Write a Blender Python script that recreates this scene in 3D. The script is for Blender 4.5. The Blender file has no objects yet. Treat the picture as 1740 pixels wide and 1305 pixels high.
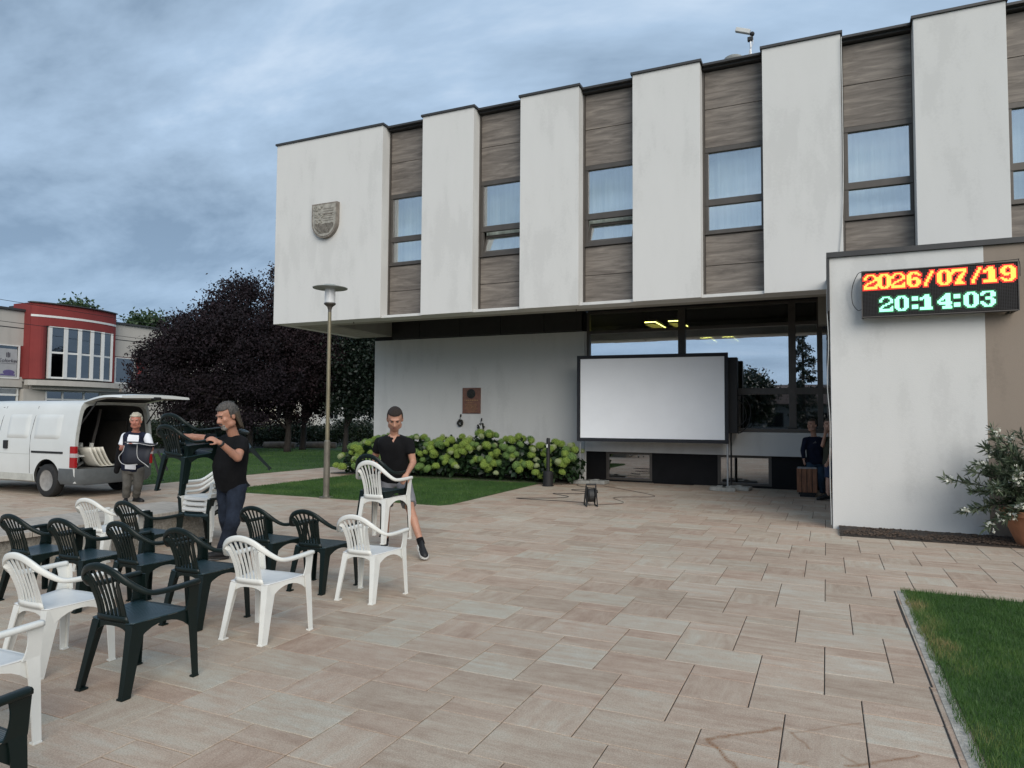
import bpy, bmesh, math, random
import numpy as np
from mathutils import Vector, Matrix, noise
random.seed(7); np.random.seed(7)
PI = math.pi
S = bpy.context.scene
COL = S.collection

# ---------------------------------------------------------------- camera
cd = bpy.data.cameras.new('camera'); cam = bpy.data.objects.new('camera', cd); COL.objects.link(cam)
S.camera = cam
cd.sensor_fit = 'HORIZONTAL'; cd.sensor_width = 36.0; cd.lens = 36.0*1179.005/1740.0
cd.clip_start = 0.05; cd.clip_end = 3000
yaw, pitch, roll = math.radians(24.36945619), math.radians(2.71244859), math.radians(0.3949474)
fw = Vector((-math.sin(yaw)*math.cos(pitch), math.cos(yaw)*math.cos(pitch), math.sin(pitch)))
r0 = Vector((math.cos(yaw), math.sin(yaw), 0)); u0 = r0.cross(fw)
rr = r0*math.cos(roll)+u0*math.sin(roll); uu = -r0*math.sin(roll)+u0*math.cos(roll)
M = Matrix((rr, uu, -fw)).transposed().to_4x4(); M.translation = Vector((0, 0, 1.65))
cam.matrix_world = M
S.render.resolution_x = 1024; S.render.resolution_y = 768
S.view_settings.view_transform = 'Standard'; S.view_settings.look = 'None'
S.view_settings.gamma = 1; S.view_settings.use_curve_mapping = False
S.view_settings.exposure = 0.80

# ---------------------------------------------------------------- sky and sun
W = bpy.data.worlds.new('World'); S.world = W; W.use_nodes = True
nt = W.node_tree; nt.nodes.clear(); N = nt.nodes.new; LK = nt.links.new
SUN_EL, SUN_AZ = math.radians(31), math.radians(140)     # broad bright cloud behind the camera
out = N('ShaderNodeOutputWorld'); bg = N('ShaderNodeBackground'); bg.inputs['Strength'].default_value = 0.1
sky = N('ShaderNodeTexSky'); sky.sky_type = 'NISHITA'; sky.sun_disc = False
sky.sun_elevation = SUN_EL; sky.sun_rotation = SUN_AZ
tc = N('ShaderNodeTexCoord'); sep = N('ShaderNodeSeparateXYZ'); LK(tc.outputs['Generated'], sep.inputs[0])
def wm(op, a, b):
    n = N('ShaderNodeMath'); n.operation = op
    for i, v in enumerate((a, b)):
        if isinstance(v, (int, float)): n.inputs[i].default_value = v
        else: LK(v, n.inputs[i])
    return n.outputs[0]
zz = wm('ADD', wm('MAXIMUM', sep.outputs[2], 0.0), 0.16)
cx = wm('DIVIDE', sep.outputs[0], zz); cy = wm('DIVIDE', sep.outputs[1], zz)
comb = N('ShaderNodeCombineXYZ'); LK(cx, comb.inputs[0]); LK(cy, comb.inputs[1])
mp = N('ShaderNodeMapping'); LK(comb.outputs[0], mp.inputs[0]); mp.inputs['Rotation'].default_value = (0, 0, math.radians(62))
mp.inputs['Scale'].default_value = (0.62, 1.15, 1)
n1 = N('ShaderNodeTexNoise'); n1.inputs['Scale'].default_value = 0.72; n1.inputs['Detail'].default_value = 7; n1.inputs['Roughness'].default_value = .62; n1.inputs['Distortion'].default_value = .35
LK(mp.outputs[0], n1.inputs['Vector'])
n2 = N('ShaderNodeTexNoise'); n2.inputs['Scale'].default_value = 2.6; n2.inputs['Detail'].default_value = 6; n2.inputs['Roughness'].default_value = .55
LK(mp.outputs[0], n2.inputs['Vector'])
nm = wm('ADD', wm('MULTIPLY', n1.outputs['Fac'], .72), wm('MULTIPLY', n2.outputs['Fac'], .28))
rp = N('ShaderNodeValToRGB'); LK(nm, rp.inputs[0])
el = rp.color_ramp.elements
K = 8.2
el[0].position = .40; el[0].color = (.145*K, .21*K, .295*K, 1)
el[1].position = .62; el[1].color = (.425*K, .52*K, .635*K, 1)
e = el.new(.47); e.color = (.235*K, .32*K, .425*K, 1)
e = el.new(.55); e.color = (.315*K, .42*K, .55*K, 1)
hz = N('ShaderNodeMapRange'); LK(sep.outputs[2], hz.inputs[0]); hz.inputs[1].default_value = 0.0; hz.inputs[2].default_value = .30; hz.inputs[3].default_value = .75; hz.inputs[4].default_value = 0
m1 = N('ShaderNodeMixRGB'); LK(hz.outputs[0], m1.inputs[0]); LK(rp.outputs[0], m1.inputs[1]); m1.inputs[2].default_value = (.235*K, .345*K, .495*K, 1)
m2 = N('ShaderNodeMixRGB'); m2.inputs[0].default_value = .06; LK(m1.outputs[0], m2.inputs[1]); LK(sky.outputs[0], m2.inputs[2])
LK(m2.outputs[0], bg.inputs['Color']); LK(bg.outputs[0], out.inputs['Surface'])
sd = bpy.data.lights.new('sun', 'SUN'); sun = bpy.data.objects.new('sun', sd); COL.objects.link(sun)
sd.energy = 1.65; sd.angle = math.radians(48); sd.color = (1, .94, .85)
sdir = Vector((math.sin(SUN_AZ)*math.cos(SUN_EL), math.cos(SUN_AZ)*math.cos(SUN_EL), math.sin(SUN_EL)))
sun.rotation_euler = sdir.to_track_quat('Z', 'Y').to_euler(); sun.location = (0, -10, 30)

# ---------------------------------------------------------------- helpers
def tag(o, label=None, cat=None, group=None, kind=None):
    if label: o['label'] = label
    if cat: o['category'] = cat
    if group: o['group'] = group
    if kind: o['kind'] = kind
    return o
def empty(name, loc=(0, 0, 0), label=None, cat=None, group=None, rz=0):
    o = bpy.data.objects.new(name, None); COL.objects.link(o); o.location = loc; o.rotation_euler = (0, 0, rz)
    o.empty_display_size = .1
    return tag(o, label, cat, group)
def link(name, me, parent=None):
    o = bpy.data.objects.new(name, me); COL.objects.link(o)
    if parent is not None:
        o.parent = parent
    return o
def wchild(o, parent):
    """parent o (whose mesh is in world coordinates) under parent"""
    o.parent = parent
    o.matrix_parent_inverse = Matrix.LocRotScale(parent.location, parent.rotation_euler, parent.scale).inverted()
    return o
def copy_tree(o, parent=None):
    c = o.copy(); COL.objects.link(c)
    if parent is not None: c.parent = parent
    for ch in list(o.children): copy_tree(ch, c)
    return c

class MB:
    def __init__(s): s.v = []; s.f = []
    def add(s, v, f):
        k = len(s.v); s.v += [tuple(p) for p in v]; s.f += [tuple(i+k for i in q) for q in f]; return s
    def box(s, x0, x1, y0, y1, z0, z1, M=None):
        v = [Vector((x, y, z)) for z in (z0, z1) for y in (y0, y1) for x in (x0, x1)]
        if M is not None: v = [M @ p for p in v]
        return s.add(v, [(0, 2, 3, 1), (4, 5, 7, 6), (0, 1, 5, 4), (2, 6, 7, 3), (0, 4, 6, 2), (1, 3, 7, 5)])
    def cbox(s, x0, x1, y0, y1, z0, z1, b=.01, M=None):
        """box with chamfered edges"""
        bm = bmesh.new(); bmesh.ops.create_cube(bm, size=1)
        for q in bm.verts: q.co = Vector(((x0+x1)/2+q.co.x*(x1-x0), (y0+y1)/2+q.co.y*(y1-y0), (z0+z1)/2+q.co.z*(z1-z0)))
        bmesh.ops.bevel(bm, geom=list(bm.edges), offset=b, segments=2, profile=.6, affect='EDGES')
        bm.verts.index_update()
        v = [(M @ q.co) if M is not None else q.co.copy() for q in bm.verts]
        f = [[q.index for q in p.verts] for p in bm.faces]; bm.free()
        return s.add(v, f)
    def loft(s, rings, cap=True, closed=True):
        k = len(s.v); n = len(rings[0])
        for r in rings: s.v += [tuple(p) for p in r]
        for i in range(len(rings)-1):
            a, b = k+i*n, k+(i+1)*n
            for j in range(n if closed else n-1):
                j2 = (j+1) % n; s.f.append((a+j, a+j2, b+j2, b+j))
        if cap:
            s.f.append(tuple(k+j for j in range(n))[::-1]); a = k+(len(rings)-1)*n; s.f.append(tuple(a+j for j in range(n)))
        return s
    def tube(s, pts, r, n=8, up=None, flat=None, cap=True):
        """round tube, or (rw, rh) elliptical with flat; r may be a list"""
        pts = [Vector(p) for p in pts]; rings = []; m = len(pts)
        prev = None
        for i, p in enumerate(pts):
            t = (pts[min(i+1, m-1)]-pts[max(i-1, 0)]).normalized()
            if up is not None: a = t.cross(Vector(up)); a = a.normalized() if a.length > 1e-4 else Vector((1, 0, 0))
            elif prev is None: a = t.orthogonal().normalized()
            else: a = (prev-t*prev.dot(t)).normalized()
            prev = a; b = a.cross(t).normalized()
            q = r[i] if isinstance(r, list) else r
            ra, rb = q if isinstance(q, (list, tuple)) else (q, q)
            rings.append([p+a*ra*math.cos(2*PI*j/n)+b*rb*math.sin(2*PI*j/n) for j in range(n)])
        return s.loft(rings, cap)
    def ribbon(s, pts, w, t, up=(0, 0, 1)):
        """rectangular section: w across (t x up), t along up; each may be lists"""
        pts = [Vector(p) for p in pts]; rings = []; m = len(pts)
        for i, p in enumerate(pts):
            d = (pts[min(i+1, m-1)]-pts[max(i-1, 0)]).normalized()
            u = Vector(up[i]) if isinstance(up, list) else Vector(up)
            a = d.cross(u).normalized(); b = a.cross(d).normalized()
            ww = (w[i] if isinstance(w, list) else w)/2; tt = (t[i] if isinstance(t, list) else t)/2
            rings.append([p+a*ww+b*tt, p-a*ww+b*tt, p-a*ww-b*tt, p+a*ww-b*tt])
        return s.loft(rings)
    def lathe(s, prof, c=(0, 0, 0), n=24, M=None, cap=True):
        rings = []
        for r, z in prof:
            rg = [Vector((r*math.cos(2*PI*j/n), r*math.sin(2*PI*j/n), z)) for j in range(n)]
            if M is not None: rg = [M @ p for p in rg]
            rings.append([p+Vector(c) for p in rg])
        return s.loft(rings, cap)
    def ball(s, c, r, M=None, n=10, m=7):
        rx, ry, rz = r if isinstance(r, (tuple, list)) else (r, r, r)
        c = Vector(c); rings = []
        for i in range(m+1):
            a = -PI/2+PI*i/m; ca = max(math.cos(a), .02)
            rg = [Vector((rx*ca*math.cos(2*PI*j/n), ry*ca*math.sin(2*PI*j/n), rz*math.sin(a))) for j in range(n)]
            if M is not None: rg = [M @ p for p in rg]
            rings.append([p+c for p in rg])
        return s.loft(rings)
    def prism(s, poly, h0, h1, fn):
        """poly: list of 2d points; fn(a, b, h) -> 3d"""
        n = len(poly)
        return s.loft([[Vector(fn(a, b, h0)) for a, b in poly], [Vector(fn(a, b, h1)) for a, b in poly]])
    def mesh(s, name, mat, smooth=False, fix=True):
        me = bpy.data.meshes.new(name); me.from_pydata(s.v, [], s.f)
        if fix:
            bm = bmesh.new(); bm.from_mesh(me); bmesh.ops.recalc_face_normals(bm, faces=bm.faces); bm.to_mesh(me); bm.free()
        for m_ in (mat if isinstance(mat, (list, tuple)) else [mat]): me.materials.append(m_)
        if smooth: me.shade_smooth()
        return me
    def build(s, name, mat, parent=None, smooth=False, world=False, fix=True):
        me = s.mesh(name, mat, smooth, fix)
        if world and parent is not None: return wchild(link(name, me), parent)
        return link(name, me, parent)
def autosmooth(o, ang=40):
    me = o.data; me.shade_smooth()
    bm = bmesh.new(); bm.from_mesh(me); lim = math.radians(ang)
    for e_ in bm.edges:
        e_.smooth = not (len(e_.link_faces) == 2 and e_.calc_face_angle(0) > lim)
    bm.to_mesh(me); bm.free(); return o
def crom(pts, k=6):
    P = [Vector(p) for p in pts]; P = [P[0]*2-P[1]]+P+[P[-1]*2-P[-2]]; o = []
    for i in range(1, len(P)-2):
        for j in range(k):
            t = j/k; a, b, c, d = P[i-1:i+3]
            o.append(.5*((2*b)+(-a+c)*t+(2*a-5*b+4*c-d)*t*t+(-a+3*b-3*c+d)*t**3))
    o.append(P[-2]); return o

# ---------------------------------------------------------------- materials
def mat(name, col, rough=.6, var=.12, scale=6., bump=.0, bscale=60., metal=0., spec=.5, col2=None, stretch=None, obj=True, detail=6):
    m = bpy.data.materials.new(name); m.use_nodes = True; t = m.node_tree; t.nodes.clear()
    Nn = t.nodes.new; L = t.links.new
    o = Nn('ShaderNodeOutputMaterial'); p = Nn('ShaderNodeBsdfPrincipled'); L(p.outputs[0], o.inputs[0])
    p.inputs['Roughness'].default_value = rough; p.inputs['Metallic'].default_value = metal
    p.inputs['Specular IOR Level'].default_value = spec
    g = Nn('ShaderNodeNewGeometry') if not obj else Nn('ShaderNodeTexCoord')
    src = g.outputs['Position'] if not obj else g.outputs['Object']
    if stretch:
        mp_ = Nn('ShaderNodeMapping'); mp_.inputs['Scale'].default_value = stretch; L(src, mp_.inputs[0]); src = mp_.outputs[0]
    n = Nn('ShaderNodeTexNoise'); n.inputs['Scale'].default_value = scale; n.inputs['Detail'].default_value = detail; n.inputs['Roughness'].default_value = .6
    L(src, n.inputs['Vector'])
    r = Nn('ShaderNodeValToRGB'); L(n.outputs['Fac'], r.inputs[0])
    c2 = col2 or tuple(min(1, c*(1+var)) for c in col); c1 = col if col2 else tuple(c*(1-var) for c in col)
    r.color_ramp.elements[0].position = .32; r.color_ramp.elements[0].color = (*c1, 1)
    r.color_ramp.elements[1].position = .68; r.color_ramp.elements[1].color = (*c2, 1)
    L(r.outputs[0], p.inputs['Base Color'])
    if bump:
        b = Nn('ShaderNodeBump'); b.inputs['Strength'].default_value = bump; b.inputs['Distance'].default_value = .01
        nb = Nn('ShaderNodeTexNoise'); nb.inputs['Scale'].default_value = bscale; nb.inputs['Detail'].default_value = 4; L(src, nb.inputs['Vector'])
        L(nb.outputs['Fac'], b.inputs['Height']); L(b.outputs[0], p.inputs['Normal'])
    return m
def emat(name, col, st):
    m = bpy.data.materials.new(name); m.use_nodes = True; t = m.node_tree
    p = t.nodes['Principled BSDF']; p.inputs['Base Color'].default_value = (.02, .02, .02, 1)
    p.inputs['Emission Color'].default_value = (*col, 1); p.inputs['Emission Strength'].default_value = st
    return m
def glass(name, refl, tint=(.7, .75, .75), rough=.01, wob=.0):
    m = bpy.data.materials.new(name); m.use_nodes = True; t = m.node_tree; t.nodes.clear(); Nn = t.nodes.new; L = t.links.new
    o = Nn('ShaderNodeOutputMaterial'); mx = Nn('ShaderNodeMixShader'); tr = Nn('ShaderNodeBsdfTransparent'); gl = Nn('ShaderNodeBsdfGlossy')
    tr.inputs[0].default_value = (*tint, 1); gl.inputs['Roughness'].default_value = rough; gl.inputs['Color'].default_value = (.95, .97, 1, 1)
    mx.inputs[0].default_value = refl
    L(tr.outputs[0], mx.inputs[1]); L(gl.outputs[0], mx.inputs[2]); L(mx.outputs[0], o.inputs[0])
    if wob:
        g = Nn('ShaderNodeTexCoord'); nb = Nn('ShaderNodeTexNoise'); nb.inputs['Scale'].default_value = 1.3; nb.inputs['Detail'].default_value = 1
        b = Nn('ShaderNodeBump'); b.inputs['Strength'].default_value = wob; b.inputs['Distance'].default_value = .01
        L(g.outputs['Object'], nb.inputs['Vector']); L(nb.outputs['Fac'], b.inputs['Height']); L(b.outputs[0], gl.inputs['Normal'])
    return m

def leafmat(name, c1, c2, rough=.55, scale=2.2, trans=.25):
    """leaf colour varies leaf by leaf (attribute 'tone' 0..1)"""
    m = bpy.data.materials.new(name); m.use_nodes = True; t = m.node_tree; t.nodes.clear(); Nn = t.nodes.new; L = t.links.new
    o = Nn('ShaderNodeOutputMaterial'); p = Nn('ShaderNodeBsdfPrincipled'); p.inputs['Roughness'].default_value = rough
    a = Nn('ShaderNodeAttribute'); a.attribute_name = 'tone'
    mx = Nn('ShaderNodeMixRGB'); mx.inputs[1].default_value = (*c1, 1); mx.inputs[2].default_value = (*c2, 1); L(a.outputs['Fac'], mx.inputs[0])
    L(mx.outputs[0], p.inputs['Base Color'])
    tl = Nn('ShaderNodeBsdfTranslucent'); L(mx.outputs[0], tl.inputs[0])
    ms = Nn('ShaderNodeMixShader'); ms.inputs[0].default_value = trans; L(p.outputs[0], ms.inputs[1]); L(tl.outputs[0], ms.inputs[2]); L(ms.outputs[0], o.inputs[0])
    return m

def plaster(name, col, streak=.035, bump=.35):
    m = bpy.data.materials.new(name); m.use_nodes = True; t = m.node_tree; t.nodes.clear(); Nn = t.nodes.new; L = t.links.new
    o = Nn('ShaderNodeOutputMaterial'); p = Nn('ShaderNodeBsdfPrincipled'); p.inputs['Roughness'].default_value = .92; p.inputs['Specular IOR Level'].default_value = .2
    L(p.outputs[0], o.inputs[0]); g = Nn('ShaderNodeNewGeometry')
    a = Nn('ShaderNodeTexNoise'); a.inputs['Scale'].default_value = .55; a.inputs['Detail'].default_value = 8; L(g.outputs['Position'], a.inputs['Vector'])
    mp_ = Nn('ShaderNodeMapping'); mp_.inputs['Scale'].default_value = (2.4, 2.4, .6); L(g.outputs['Position'], mp_.inputs[0])
    b = Nn('ShaderNodeTexNoise'); b.inputs['Scale'].default_value = 1.6; b.inputs['Detail'].default_value = 6; L(mp_.outputs[0], b.inputs['Vector'])
    f = Nn('ShaderNodeTexNoise'); f.inputs['Scale'].default_value = 22; f.inputs['Detail'].default_value = 3; L(g.outputs['Position'], f.inputs['Vector'])
    ad = Nn('ShaderNodeMath'); ad.operation = 'ADD'; L(a.outputs['Fac'], ad.inputs[0]); L(b.outputs['Fac'], ad.inputs[1])
    ad2 = Nn('ShaderNodeMath'); ad2.operation = 'MULTIPLY_ADD'; L(f.outputs['Fac'], ad2.inputs[0]); ad2.inputs[1].default_value = .35; L(ad.outputs[0], ad2.inputs[2])
    r = Nn('ShaderNodeValToRGB'); L(ad2.outputs[0], r.inputs[0])
    e0, e1 = r.color_ramp.elements; e0.position = .9; e1.position = 1.0
    r.color_ramp.elements[0].position = .72; r.color_ramp.elements[1].position = 1.0
    md = Nn('ShaderNodeMath'); md.operation = 'MULTIPLY'; L(ad2.outputs[0], md.inputs[0]); md.inputs[1].default_value = .72; L(md.outputs[0], r.inputs[0])
    r.color_ramp.elements[0].color = (*[c*(1-streak*1.6) for c in col], 1); r.color_ramp.elements[1].color = (*[min(1, c*(1+streak*.5)) for c in col], 1)
    e = r.color_ramp.elements.new(.82); e.color = (*col, 1)
    L(r.outputs[0], p.inputs['Base Color'])
    nb = Nn('ShaderNodeTexNoise'); nb.inputs['Scale'].default_value = 90; nb.inputs['Detail'].default_value = 3; L(g.outputs['Position'], nb.inputs['Vector'])
    bp = Nn('ShaderNodeBump'); bp.inputs['Strength'].default_value = bump; bp.inputs['Distance'].default_value = .006; L(nb.outputs['Fac'], bp.inputs['Height']); L(bp.outputs[0], p.inputs['Normal'])
    return m

def cladding(name):
    m = bpy.data.materials.new(name); m.use_nodes = True; t = m.node_tree; t.nodes.clear(); Nn = t.nodes.new; L = t.links.new
    o = Nn('ShaderNodeOutputMaterial'); p = Nn('ShaderNodeBsdfPrincipled'); p.inputs['Roughness'].default_value = .6; L(p.outputs[0], o.inputs[0])
    g = Nn('ShaderNodeNewGeometry'); oi = Nn('ShaderNodeObjectInfo')
    off = Nn('ShaderNodeVectorMath'); off.operation = 'MULTIPLY_ADD'; L(oi.outputs['Random'], off.inputs[0]); off.inputs[1].default_value = (9, 9, 4); L(g.outputs['Position'], off.inputs[2])
    mp_ = Nn('ShaderNodeMapping'); mp_.inputs['Scale'].default_value = (1.1, 1.1, 9); L(off.outputs[0], mp_.inputs[0])
    a = Nn('ShaderNodeTexNoise'); a.inputs['Scale'].default_value = 1.3; a.inputs['Detail'].default_value = 7; a.inputs['Roughness'].default_value = .65; a.inputs['Distortion'].default_value = .6; L(mp_.outputs[0], a.inputs['Vector'])
    r = Nn('ShaderNodeValToRGB'); L(a.outputs['Fac'], r.inputs[0])
    r.color_ramp.elements[0].position = .3; r.color_ramp.elements[0].color = (.085, .070, .058, 1)
    r.color_ramp.elements[1].position = .72; r.color_ramp.elements[1].color = (.26, .225, .19, 1)
    e = r.color_ramp.elements.new(.5); e.color = (.155, .132, .112, 1)
    L(r.outputs[0], p.inputs['Base Color'])
    return m

def stone_mat():
    """paving slabs: colour per slab in attribute 'tone' (r = hue/tone, g = grain direction, b = offset), plus rust marks on the ground"""
    m = bpy.data.materials.new('paving_stone'); m.use_nodes = True; t = m.node_tree; t.nodes.clear(); Nn = t.nodes.new; L = t.links.new
    o = Nn('ShaderNodeOutputMaterial'); p = Nn('ShaderNodeBsdfPrincipled'); L(p.outputs[0], o.inputs[0])
    p.inputs['Roughness'].default_value = .78; p.inputs['Specular IOR Level'].default_value = .3
    at = Nn('ShaderNodeAttribute'); at.attribute_name = 'slab'; sp = Nn('ShaderNodeSeparateColor'); L(at.outputs['Color'], sp.inputs[0])
    g = Nn('ShaderNodeNewGeometry')
    off = Nn('ShaderNodeVectorMath'); off.operation = 'MULTIPLY_ADD'; L(at.outputs['Color'], off.inputs[0]); off.inputs[1].default_value = (37, 11, 53); L(g.outputs['Position'], off.inputs[2])
    def grain(sc, scale, dist, det=8):
        mp_ = Nn('ShaderNodeMapping'); mp_.inputs['Scale'].default_value = sc; L(off.outputs[0], mp_.inputs[0])
        n = Nn('ShaderNodeTexNoise'); n.inputs['Scale'].default_value = scale; n.inputs['Detail'].default_value = det; n.inputs['Roughness'].default_value = .68; n.inputs['Distortion'].default_value = dist
        L(mp_.outputs[0], n.inputs['Vector']); return n.outputs['Fac']
    gx = grain((1.0, 6.5, 1), 1.7, .35); gy = grain((5.5, 1.0, 1), 1.7, .35)
    gt = Nn('ShaderNodeMath'); gt.operation = 'GREATER_THAN'; L(sp.outputs[1], gt.inputs[0]); gt.inputs[1].default_value = .8
    mx = Nn('ShaderNodeMix'); mx.data_type = 'FLOAT'; L(gt.outputs[0], mx.inputs['Factor']); L(gx, mx.inputs[2]); L(gy, mx.inputs[3]); iso = grain((1, 1, 1), 7, .1, 10)
    bl = Nn('ShaderNodeMix'); bl.data_type = 'FLOAT'; bl.inputs['Factor'].default_value = .36; L(mx.outputs[0], bl.inputs[2]); L(iso, bl.inputs[3]); mx = bl
    # tone shift per slab
    sh = Nn('ShaderNodeMath'); sh.operation = 'MULTIPLY_ADD'; L(sp.outputs[0], sh.inputs[0]); sh.inputs[1].default_value = .17; L(mx.outputs[0], sh.inputs[2])
    sb = Nn('ShaderNodeMath'); sb.operation = 'SUBTRACT'; L(sh.outputs[0], sb.inputs[0]); sb.inputs[1].default_value = .085
    r = Nn('ShaderNodeValToRGB'); L(sb.outputs[0], r.inputs[0])
    cs = [(.30, (.33, .235, .178)), (.41, (.40, .302, .236)), (.51, (.455, .362, .288)), (.61, (.48, .415, .342)), (.72, (.52, .48, .415))]
    r.color_ramp.elements[0].position = cs[0][0]; r.color_ramp.elements[0].color = (*cs[0][1], 1)
    r.color_ramp.elements[1].position = cs[-1][0]; r.color_ramp.elements[1].color = (*cs[-1][1], 1)
    for q, c in cs[1:-1]: e = r.color_ramp.elements.new(q); e.color = (*c, 1)
    # warm / grey shift per slab
    hs = Nn('ShaderNodeMixRGB'); hs.blend_type = 'MULTIPLY'; L(r.outputs[0], hs.inputs[1])
    hr = Nn('ShaderNodeValToRGB'); L(sp.outputs[2], hr.inputs[0]); hr.color_ramp.elements[0].color = (1.0, .93, .88, 1); hr.color_ramp.elements[1].color = (.93, 1.0, .97, 1)
    hs.inputs[0].default_value = .6; L(hr.outputs[0], hs.inputs[2])
    # speckle
    s1 = Nn('ShaderNodeTexNoise'); s1.inputs['Scale'].default_value = 130; s1.inputs['Detail'].default_value = 3; L(g.outputs['Position'], s1.inputs['Vector'])
    s2 = Nn('ShaderNodeMapRange'); L(s1.outputs['Fac'], s2.inputs[0]); s2.inputs[1].default_value = .3; s2.inputs[2].default_value = .7; s2.inputs[3].default_value = .76; s2.inputs[4].default_value = 1.20
    sm = Nn('ShaderNodeVectorMath'); sm.operation = 'SCALE'; L(hs.outputs[0], sm.inputs[0]); L(s2.outputs[0], sm.inputs['Scale'])
    # broad wear
    w1 = Nn('ShaderNodeTexNoise'); w1.inputs['Scale'].default_value = .35; w1.inputs['Detail'].default_value = 5; L(g.outputs['Position'], w1.inputs['Vector'])
    w2 = Nn('ShaderNodeMapRange'); L(w1.outputs['Fac'], w2.inputs[0]); w2.inputs[1].default_value = .3; w2.inputs[2].default_value = .7; w2.inputs[3].default_value = .88; w2.inputs[4].default_value = 1.08
    sm2 = Nn('ShaderNodeVectorMath'); sm2.operation = 'SCALE'; L(sm.outputs[0], sm2.inputs[0]); L(w2.outputs[0], sm2.inputs['Scale'])
    cur = sm2.outputs[0]
    # rusty marks left by something that stood here
    nz = Nn('ShaderNodeTexNoise'); nz.inputs['Scale'].default_value = 9; nz.inputs['Detail'].default_value = 4; L(g.outputs['Position'], nz.inputs['Vector'])
    wp = Nn('ShaderNodeVectorMath'); wp.operation = 'MULTIPLY_ADD'; L(nz.outputs['Color'], wp.inputs[0]); wp.inputs[1].default_value = (.07, .07, 0); L(g.outputs['Position'], wp.inputs[2])
    for (a, b, wd, stg) in RUST:
        a = Vector((a[0]+.035, a[1]+.035, 0)); b = Vector((b[0]+.035, b[1]+.035, 0)); d = b-a
        pa = Nn('ShaderNodeVectorMath'); pa.operation = 'SUBTRACT'; L(wp.outputs[0], pa.inputs[0]); pa.inputs[1].default_value = a
        dt = Nn('ShaderNodeVectorMath'); dt.operation = 'DOT_PRODUCT'; L(pa.outputs[0], dt.inputs[0]); dt.inputs[1].default_value = d/d.length_squared
        cl = Nn('ShaderNodeClamp'); L(dt.outputs['Value'], cl.inputs[0])
        sc = Nn('ShaderNodeVectorMath'); sc.operation = 'SCALE'; sc.inputs[0].default_value = d; L(cl.outputs[0], sc.inputs['Scale'])
        df = Nn('ShaderNodeVectorMath'); df.operation = 'SUBTRACT'; L(pa.outputs[0], df.inputs[0]); L(sc.outputs[0], df.inputs[1])
        fl = Nn('ShaderNodeVectorMath'); fl.operation = 'MULTIPLY'; L(df.outputs[0], fl.inputs[0]); fl.inputs[1].default_value = (1, 1, 0)
        ln = Nn('ShaderNodeVectorMath'); ln.operation = 'LENGTH'; L(fl.outputs[0], ln.inputs[0])
        mr = Nn('ShaderNodeMapRange'); mr.interpolation_type = 'SMOOTHSTEP'; L(ln.outputs['Value'], mr.inputs[0]); mr.inputs[1].default_value = 0; mr.inputs[2].default_value = wd*.62; mr.inputs[3].default_value = stg; mr.inputs[4].default_value = 0
        mu = Nn('ShaderNodeMath'); mu.operation = 'MULTIPLY'; nq = Nn('ShaderNodeMapRange'); L(s1.outputs['Fac'], nq.inputs[0]); nq.inputs[1].default_value = .42; nq.inputs[2].default_value = .60; nq.inputs[3].default_value = .12; nq.inputs[4].default_value = .62; L(mr.outputs[0], mu.inputs[0]); L(nq.outputs[0], mu.inputs[1])
        mm = Nn('ShaderNodeMixRGB'); L(mu.outputs[0], mm.inputs[0]); L(cur, mm.inputs[1]); mm.inputs[2].default_value = (.20, .085, .025, 1); cur = mm.outputs[0]
    L(cur, p.inputs['Base Color'])
    bp = Nn('ShaderNodeBump'); bp.inputs['Strength'].default_value = .25; bp.inputs['Distance'].default_value = .004; L(s1.outputs['Fac'], bp.inputs['Height']); L(bp.outputs[0], p.inputs['Normal'])
    return m
RUST = [((-0.576, 3.743, 0.000)[:2], (-0.240, 4.050, 0.000)[:2], .045, 1.5), ((-0.576, 3.743, 0.000)[:2], (-0.413, 3.502, 0.000)[:2], .04, 1.6),
        ((-0.195, 4.018, 0.000)[:2], (-0.092, 3.865, 0.000)[:2], .03, 1.1), ((-0.189, 4.013, 0.000)[:2], (0.146, 4.296, 0.000)[:2], .02, .9),
        ((0.069, 3.747, 0.000)[:2], (0.401, 4.011, 0.000)[:2], .03, 1.4), ((0.051, 3.853, 0.000)[:2], (0.126, 3.786, 0.000)[:2], .025, 1.0), ((-0.161, 3.651, 0.000)[:2], (-0.116, 3.710, 0.000)[:2], .02, 1.0)]
M_stone = stone_mat()
M_sand = mat('joint_sand', (.045, .038, .032), .95, .3, 30)
M_earth = mat('soil', (.06, .05, .035), .95, .3, 3)
M_turf = mat('turf', (.035, .075, .014), .9, .35, 4, bump=.6, bscale=120, obj=False)
M_wall = plaster('white_plaster', (.60, .595, .575), .04)
M_wall2 = plaster('cream_plaster', (.62, .58, .48), .05)
M_brown = plaster('brown_plaster', (.26, .215, .175), .06)
M_clad = cladding('wood_grain_cladding')
M_cope = mat('dark_coping_metal', (.035, .034, .034), .5, .15, 4)
M_alu = mat('bronze_aluminium', (.085, .075, .066), .45, .12, 5, metal=.3)
M_darkfr = mat('dark_frame', (.022, .020, .019), .5, .15, 5)
M_plinth = mat('black_plinth', (.006, .006, .007), .6, .3, 3, spec=.2)
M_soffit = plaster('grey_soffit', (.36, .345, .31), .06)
M_ceil = mat('dark_ceiling_panel', (.05, .045, .04), .7, .2, 3)
M_glassU = glass('upper_window_glass', .40, (.93, .97, .95), .01, .05)
M_glassL = glass('lobby_glass', .72, (.8, .82, .8), .005, .04)
M_glassT = glass('transom_glass', .10, (.8, .82, .8))
M_glassD = glass('basement_glass', .38, (.3, .3, .3), .02)
M_curt = mat('curtain', (.72, .75, .72), .9, .2, 2.2, stretch=(6, 6, .3))
M_room = mat('dark_room', (.012, .012, .012), .9, .2, 2)
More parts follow.
